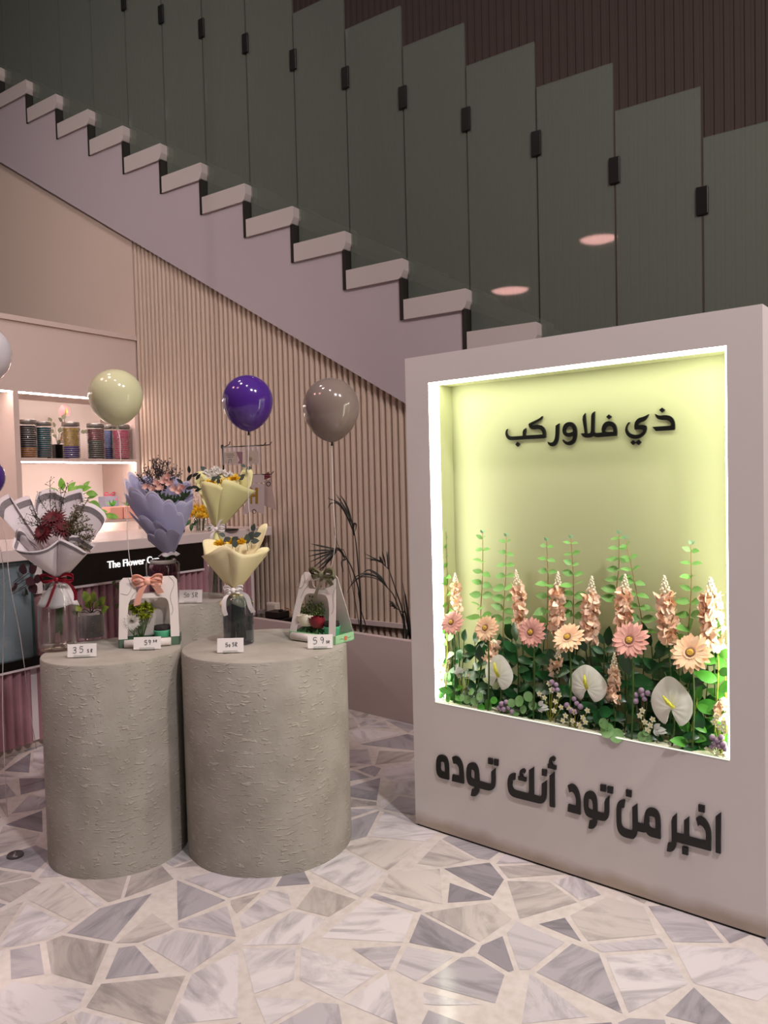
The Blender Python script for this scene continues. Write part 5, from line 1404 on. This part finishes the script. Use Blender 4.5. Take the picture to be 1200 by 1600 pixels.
b = MB(); bow(b, (0, -.01, .145), .07, .03, [[(.02, -.03, .13), (.03, -.04, .11)]], .012); obj('bow', b, mat('rose_ribbon', 'd8607a', .4), r)
# plant on the counter behind the white bouquet
P = onz(118, 842, .783); P = onx(118, 838, -3.25); P[2] = .7835
r = thing('leafy_pot_plant', 'bright green leafy plant behind the white bouquet', 'potted plant', P)
px = lambda x, y, d=0.0: Lp(r, x, y, d)
b = MB(); b.lathe([(.001, 0), (.05, 0), (.062, .09), (.055, .09), (.001, .08)], 24); obj('pot', b, m_greypot, r)
b = MB(); lm = MB()
for (x, y, d, a, L) in ((86,768,.0,2.8,.055), (98,764,-.02,1.6,.06), (106,766,.02,.9,.06), (116,766,.0,.5,.06), (124,764,.0,.3,.06), (134,768,.0,-.1,.06), (130,762,.03,.9,.05), (140,782,.0,-.3,.055), (146,788,.0,-.5,.05), (152,798,.0,.1,.05), (165,801,.0,-.4,.055), (170,803,.0,-.2,.05), (92,772,.02,2.2,.05), (112,774,-.03,1.2,.06), (138,776,.0,.4,.05)):
    p = px(x, y+2, d); b.tube(spline([(0, 0, .08), p*.5+Vector((0, 0, .08)), p], 4), .0016, 4)
    lm.leaf(p, (cos(a), -.25, sin(a)), (rnd(-.4, .4), -1, .6), L, L*.55, .2, .12, .5, 5)
obj('stems', b, m_stemg, r); obj('leaves', lm, veined('bright_leaf', '6aa53a', '8cc24e', .4, 30), r)

# ================================================================== COUNTER THINGS
P = onz(313, 831, .783)
r = thing('yellow_mum_vase', 'small glass of yellow chrysanthemums on the counter', 'vase', (P[0], P[1], .7835))
px = lambda x, y, d=0.0: Lp(r, x, y, d)
b = MB(); b.lathe([(.001, .001), (.028, .001), (.036, .085), (.035, .085), (.026, .006), (.001, .005)], 24); obj('glass', b, m_clear, r)
b = MB()
for i in range(9): a = i*2.4; b.tube([(.015*cos(a), .015*sin(a), .006), (.028*cos(a), .028*sin(a), .10)], .0022, 4)
obj('stems', b, m_stemg, r)
tuft(r, 'yellow_bloom', m_yelpet, ((303,806,0), (311,800,.01), (319,803,0), (326,808,0), (315,809,-.02), (307,796,.03), (322,797,.02)), .034, 36)
b = MB()
for (x, y) in ((298,812), (330,814), (326,818), (300,818), (310,814)): b.leaf(px(x, y), (rnd(-1, 1), -.3, -.5), (0, -1, .4), .04, .02, .2, .1, .5, 4)
obj('leaves', b, m_leafd, r)
b = MB()
for (x, y) in ((302,772), (306,766), (300,780), (308,778), (305,786), (311,772)):
    for i in range(5): b.leaf(px(x, y, .03), (cos(i*1.26), -.4, sin(i*1.26)), (0, -1, 0), .016, .012, .1, .1, .6, 3)
    b.tube([px(x, y, .03), (0, .01, .09)], .001, 4)
obj('pale_blossoms', b, mat('pale_blossom', 'e6cdbb', .6), r)
P = onz(292, 832, .783)
b = MB(); b.lathe([(.001, 0), (.024, 0), (.026, .03), (.018, .06), (.012, .075), (.001, .076)], 20); o = obj('dark_vase', b, m_black); o.location = (P[0]-.05, P[1], .7835); tag(o, 'small dark bud vase on the counter left of the yellow flowers', 'vase')

# card stand near the right end of the counter
P = onz(384, 828, .783)
cs = thing('card_stand', 'thin dark wire stand with hooks at the right end of the counter', 'stand', (P[0]-.10, P[1]-.04, .7835))
px = lambda x, y, d=0.0: Lp(cs, x, y, d)
b = MB(); b.lathe([(.001, 0), (.065, 0), (.066, .004), (.02, .008), (.001, .009)], 28); obj('base', b, m_wire, cs)
top = px(383, 694); b = MB(); b.tube([(0, 0, .006), (0, 0, top.z)], .0045, 8); obj('pole', b, m_wire, cs)
hk = []
for (x0, y0, d0, x1, y1, d1) in ((383,698,0, 346,700,-.10), (383,698,0, 412,696,.06), (383,698,0, 421,695,-.06), (383,698,0, 358,695,.08), (383,742,0, 424,741,-.06), (383,742,0, 352,742,-.06)):
    a, e_ = px(x0, y0, d0), px(x1, y1, d1); a = Vector((0, 0, a.z))
    b = MB(); b.tube([a, e_, e_+(e_-a).normalized()*.012+Vector((0, 0, .014))], .0024, 6); obj('hook', b, m_wire, cs)
def hang(name, label, cat, fn):
    r = thing(name, label, cat, ROOTS[cs.name][0], CAMROT); fn(r, lambda x, y, d=0.0: Lp(r, x, y, d)); return r
m_kraft = mat('kraft_card', 'a8957f', .7, var=.1, vscale=60); m_maroon = mat('maroon_card', '6b2430', .6)
m_poly = thin_glass('clear_bag', (.93, .91, .93), .08, milk=.12, milkcol=(.75, .72, .75))
m_pennant = mat('grey_pennant', 'a08f8c', .75); m_gold = mat('gold_foil', 'b08a3a', .35, metal=.7)
def quad(b, px, pts, d, th=.002):
    """upright card outline at depth d with real thickness"""
    P_ = [px(x, y, d) for x, y in pts]; n = len(P_)
    b.add(P_+[p+Vector((0, th, 0)) for p in P_], [tuple(range(n)), tuple(range(2*n-1, n-1, -1))]+[(i, n+i, n+(i+1) % n, (i+1) % n) for i in range(n)])
def pack1(r, px):
    b = MB(); quad(b, px, [(350,706), (369,706), (369,725), (350,724)], -.092); obj('card', b, m_kraft, r, False)
    b = MB(); quad(b, px, [(369,706), (379,706), (379,725), (371,724), (374,719)], -.090); obj('maroon_card', b, m_maroon, r, False)
    b = MB(); quad(b, px, [(348,697), (381,699), (381,727), (348,727)], -.096, .008); obj('bag', b, m_poly, r, False)
    b = MB()
    for y_, x0_, x1_ in ((709, 353, 365), (711.5, 353, 366), (714, 355, 364)): b.tube([px(x0_, y_, -.0930), px(x1_, y_+.3, -.0930)], .0008, 4)
    b.tube([px(357, 724, -.0930), px(358, 718, -.0930), px(361, 717, -.0930), px(362, 723, -.0930)], .0012, 4); obj('print', b, m_ink, r)
hang('card_pack', 'clear bag with a kraft and maroon card, left hook of the wire stand', 'card pack', pack1)
def pack2(r, px):
    b = MB(); quad(b, px, [(386,704), (404,704), (404,724), (386,724)], -.05); obj('card', b, m_kraft, r, False)
    b = MB(); b.disc(px(391, 717, -.052), (0, -1, 0), .010, 12, .1); obj('gold_seal', b, m_gold, r)
    b = MB(); quad(b, px, [(383,696), (407,696), (407,727), (383,726)], -.054, .008); obj('bag', b, m_poly, r, False)
hang('card_pack', 'clear bag with a kraft card and gold seal, right hook of the wire stand', 'card pack', pack2)
def garl(r, px):
    b = MB(); quad(b, px, [(392,756), (413,756), (413,804), (396,798), (378,805)], -.055); quad(b, px, [(392,742), (413,741), (413,754), (392,755)], -.05); obj('pennant', b, m_pennant, r, False)
    b = MB(); quad(b, px, [(391,762), (394,762), (394,772), (399,772), (399,762), (403,762), (403,787), (399,787), (399,776), (394,776), (394,787), (391,787)], -.0565, .001); obj('letter', b, m_gold, r, False, label='gold foil letter H')
    b = MB(); c = px(397, 799, -.058); b.tube([c+Vector((.010*cos(t*.52), 0, .010*sin(t*.52))) for t in range(13)], .0013, 5); obj('ring', b, m_wire, r)
hang('pennant_garland', 'folded grey swallowtail pennants with a gold H on the wire stand', 'garland', garl)
def garl2(r, px):
    b = MB(); quad(b, px, [(413,752), (423,748), (431,797), (419,792), (413,790)], -.03); obj('pennant', b, mat('dusty_pennant', '9a827c', .75), r, False)
    b = MB(); quad(b, px, [(413,741), (420,737), (423,746), (413,750)], -.04); obj('maroon_tab', b, m_maroon, r, False)
    b = MB(); c = px(419.5, 756, -.032); b.tube([c+Vector((.010*cos(t*.52), 0, .010*sin(t*.52))) for t in range(13)], .0013, 5); obj('ring', b, m_wire, r)
hang('pennant_garland', 'dusty rose pennant packet with a maroon tab on the right of the wire stand', 'garland', garl2)

# ================================================================== IN THE GLASS CASE
P = onx(-3, 1036, XC-.075)
r = thing('grey_bowl', 'grey round bowl inside the glass case', 'bowl', (P[0], P[1], .3628))
b = MB(); b.lathe([(.001, 0), (.045, 0), (.058, .012), (.060, .075), (.054, .075), (.052, .02), (.001, .012)], 30); obj('bowl', b, m_greypot, r)
P = np.array([XC-.22, 1.50, .3628])
r = thing('burgundy_plant', 'burgundy leaved plant in a white pot inside the glass case', 'potted plant', P)
px = lambda x, y, d=0.0: Lp(r, x, y, d)
b = MB(); b.lathe([(.001, 0), (.05, 0), (.062, .15), (.056, .15), (.001, .14)], 26); obj('pot', b, m_white, r)
b = MB(); lm = MB()
for (x, y, a, c_) in ((18,898,-.7,0), (24,893,2.2,0), (36,898,1.4,1), (46,895,.7,1), (40,905,-.4,1), (48,912,-1.0,1), (28,912,-2.6,1), (30,920,-.5,0), (4,905,1.8,0), (2,918,-1.2,0), (8,912,.2,0), (52,906,.2,1), (6,926,-1.6,0)):
    p = px(x, y, rnd(-.03, .03)); b.tube(spline([(0, 0, .14), p*.6+Vector((0, 0, .05)), p], 4), .0012, 4)
    lm.cur = 1 if c_ else 0
    lm.leaf(p, (cos(a), -.3, sin(a)), (rnd(-.3, .3), -1, .3), .045, .036, .1, .1, .55, 4)
obj('stems', b, mat('purple_stem', '3a2420', .6), r); obj('leaves', lm, [mat('dark_case_leaf', '26302a', .5), m_leafpur], r)

# ================================================================== BEHIND THE RIGHT PLINTH
P = ony(431, 958, 3.047)
r = thing('wall_socket', 'pale plastic socket box low on the slatted wall', 'socket', (P[0], 3.046, P[2]), 0)
b = MB(); b.box(-.035, .035, -.035, 0, -.055, .06); obj('housing', b, m_outlet, r, False, bevel=.004)
b = MB(); b.box(-.028, .028, -.038, -.034, .0, .05); obj('cover', b, mat('socket_cover', 'b3a79c', .4), r, False, bevel=.002)
b = MB(); b.box(-.045, .03, -.045, 0, -.098, -.062); obj('lower_box', b, m_outlet, r, False, bevel=.004)
q = [ony(450, 975, 3.0), ony(455, 968, 3.0), ony(452, 953, 3.01), ony(446, 950, 3.03)]
b = MB(); b.tube(spline(q, 6), .004, 6); o = obj('power_cable', b, mat('tan_cable', '8a6238', .5)); tag(o, 'short tan cable looping up beside the wall socket', 'cable')
P = ony(428, 984, 2.86)
r = thing('black_router', 'flat black device lying in the planter behind the right plinth', 'device', (P[0], 2.86, .2705), 0)
b = MB(); b.box(-.13, .10, -.05, .05, 0, .075); obj('body', b, m_black, r, False, bevel=.004)
b = MB(); b.box(-.02, .07, -.04, .04, .075, .105); b.tube([(.05, .0, .105), (.05, 0, .115)], .012, 8); obj('adapter', b, m_wire, r, False, bevel=.003)

# palms: dark fronds out of the planter
def palm(label, basepx, Y, stems, leaves):
    P = ony(*basepx, Y)
    r = thing('palm_plant', label, 'palm', (P[0], Y, .2705), CAMROT, 'dark palms in the planter')
    cx = lambda p, d=0.0: Lp(r, 400+p[0]*.21667, 700+p[1]*.21667, d)
    for pts, rad in stems:
        d1 = rnd(-.03, .03)
        Q = [Vector((rnd(-.01, .01), 0, 0))]+[cx(p, d1*(i+1)/len(pts)) for i, p in enumerate(pts)]
        b = MB(); b.tube(spline(Q, 5), [rad*(1-.6*i/(len(Q)*5)) for i in range(len(spline(Q, 5)))], 5); obj('stem', b, m_palm, r)
    for pts, w in leaves:
        d0, d1 = rnd(-.01, .01), rnd(-.05, .03)
        Q = spline([cx(p, d0+(d1-d0)*i/(len(pts)-1)) for i, p in enumerate(pts)], 5); n = len(Q)
        b = MB(); ww = [w*.21667*.0024*(.25+sin(pi*(.08+.92*i/(n-1))))*(1 if i < n-1 else .3) for i in range(n)]
        wv = []
        for i in range(n):
            t = (Q[min(i+1, n-1)]-Q[max(i-1, 0)]).normalized(); wv.append(t.cross(Vector((0, -1, .15))).normalized()+Vector((0, .25, 0)))
        b.strip(Q, wv, ww); obj('leaflet', b, m_palm, r, thick=.0006)
palm('dark drooping palm by the right side of the sage-bow box', (564,988), 2.84,
 [([(755,1100), (740,900), (725,720), (712,630)], .0045), ([(745,1060), (700,890), (655,800), (600,740), (575,722)], .004), ([(790,1290), (760,1180), (735,1040)], .003), ([(655,800), (600,720), (565,610), (570,555)], .0018)],
 [([(712,630), (690,530), (640,430), (575,330)], 14), ([(712,630), (660,500), (600,400), (515,360)], 14), ([(690,540), (600,410), (540,400), (518,438)], 10), ([(705,590), (670,460), (640,390), (610,340)], 13), ([(708,632), (700,590), (706,548), (722,552), (718,600)], 16),
  ([(580,730), (480,710), (395,690)], 13), ([(578,735), (470,738), (373,741)], 12), ([(580,738), (470,760), (378,782)], 12), ([(580,738), (480,780), (388,823)], 12), ([(578,738), (500,790), (410,866)], 12), ([(580,735), (520,800), (440,872)], 14), ([(578,740), (530,800), (470,890)], 16), ([(585,738), (530,810), (452,888)], 12),
  ([(655,800), (620,820), (630,900)], 14), ([(640,800), (610,740), (575,712)], 14), ([(640,790), (615,745), (580,735)], 12)])
palm('dark palm with a comb-like frond next to the lit panel', (632,998), 2.80,
 [([(1060,1200), (1010,1030), (960,880)], .004), ([(1080,1310), (1000,1080), (950,1010), (880,940)], .0035), ([(1070,1220), (1020,1160), (965,1105)], .0025), ([(1100,1300), (1070,1180), (1080,1190)], .003)],
 [([(958,880), (955,800), (950,742)], 10), ([(952,872), (948,800), (940,745)], 9), ([(935,855), (925,800), (908,742)], 9), ([(918,840), (905,805), (890,775)], 9), ([(900,822), (895,800), (888,785)], 8), ([(960,880), (900,820), (840,790), (785,760)], 9), ([(900,825), (850,805), (785,792)], 8), ([(870,815), (835,806), (820,812)], 7),
  ([(950,1010), (900,930), (820,880), (770,900)], 12), ([(950,1010), (890,940), (800,905), (720,930), (660,1040)], 9), ([(940,995), (870,930), (780,915), (700,960)], 9), ([(930,985), (860,940), (760,930), (690,985), (655,1050)], 8), ([(945,1005), (880,920), (830,885), (808,880)], 14),
  ([(1020,1160), (985,1140), (962,1140)], 9), ([(1010,1150), (985,1115), (955,1102)], 9), ([(1030,1165), (1000,1155), (990,1160)], 8), ([(1000,1140), (975,1125), (960,1128)], 8),
  ([(1112,1380), (1085,1150), (1055,955)], 8), ([(1116,1375), (1095,1190), (1075,1035)], 12), ([(1108,1370), (1075,1180), (1062,1050)], 9), ([(1118,1370), (1108,1250), (1085,1130)], 10), ([(1100,1350), (1080,1190), (1060,1190), (1050,1220)], 9)])

# ================================================================== PENDANT LAMPS over the shop floor (seen as reflections in the glass panes)
m_pend = emis('pendant_glow', (1.0, .50, .46), 20.0)
m_shade = mat('pendant_shade', '3a3431', .5)
for lab, p_, t_ in (('dark dome pendant lamp with pink glow, nearer the stair foot', (797,455), 1.55), ('dark dome pendant lamp with pink glow, farther from the stair foot', (935,375), 1.75)):
    h = ony(*p_, 3.054); d = ray(*p_); q = h+np.array([d[0], -d[1], d[2]])*t_*1.6
    r = thing('pendant_lamp', lab, 'lamp', q, 0, 'pendant lamps over the shop floor')
    b = MB(); b.lathe([(.150, -.004), (.155, .0), (.14, .06), (.10, .11), (.03, .14), (.012, .17), (.001, .17)], 36); obj('shade', b, m_shade, r)
    b = MB(); b.lathe([(.001, .004), (.125, .004), (.135, .012), (.001, .03)], 36); obj('diffuser', b, m_pend, r)
    b = MB(); b.tube([(0, 0, .17), (0, 0, 6.0-q[2])], .004, 6); obj('cord', b, m_black, r)
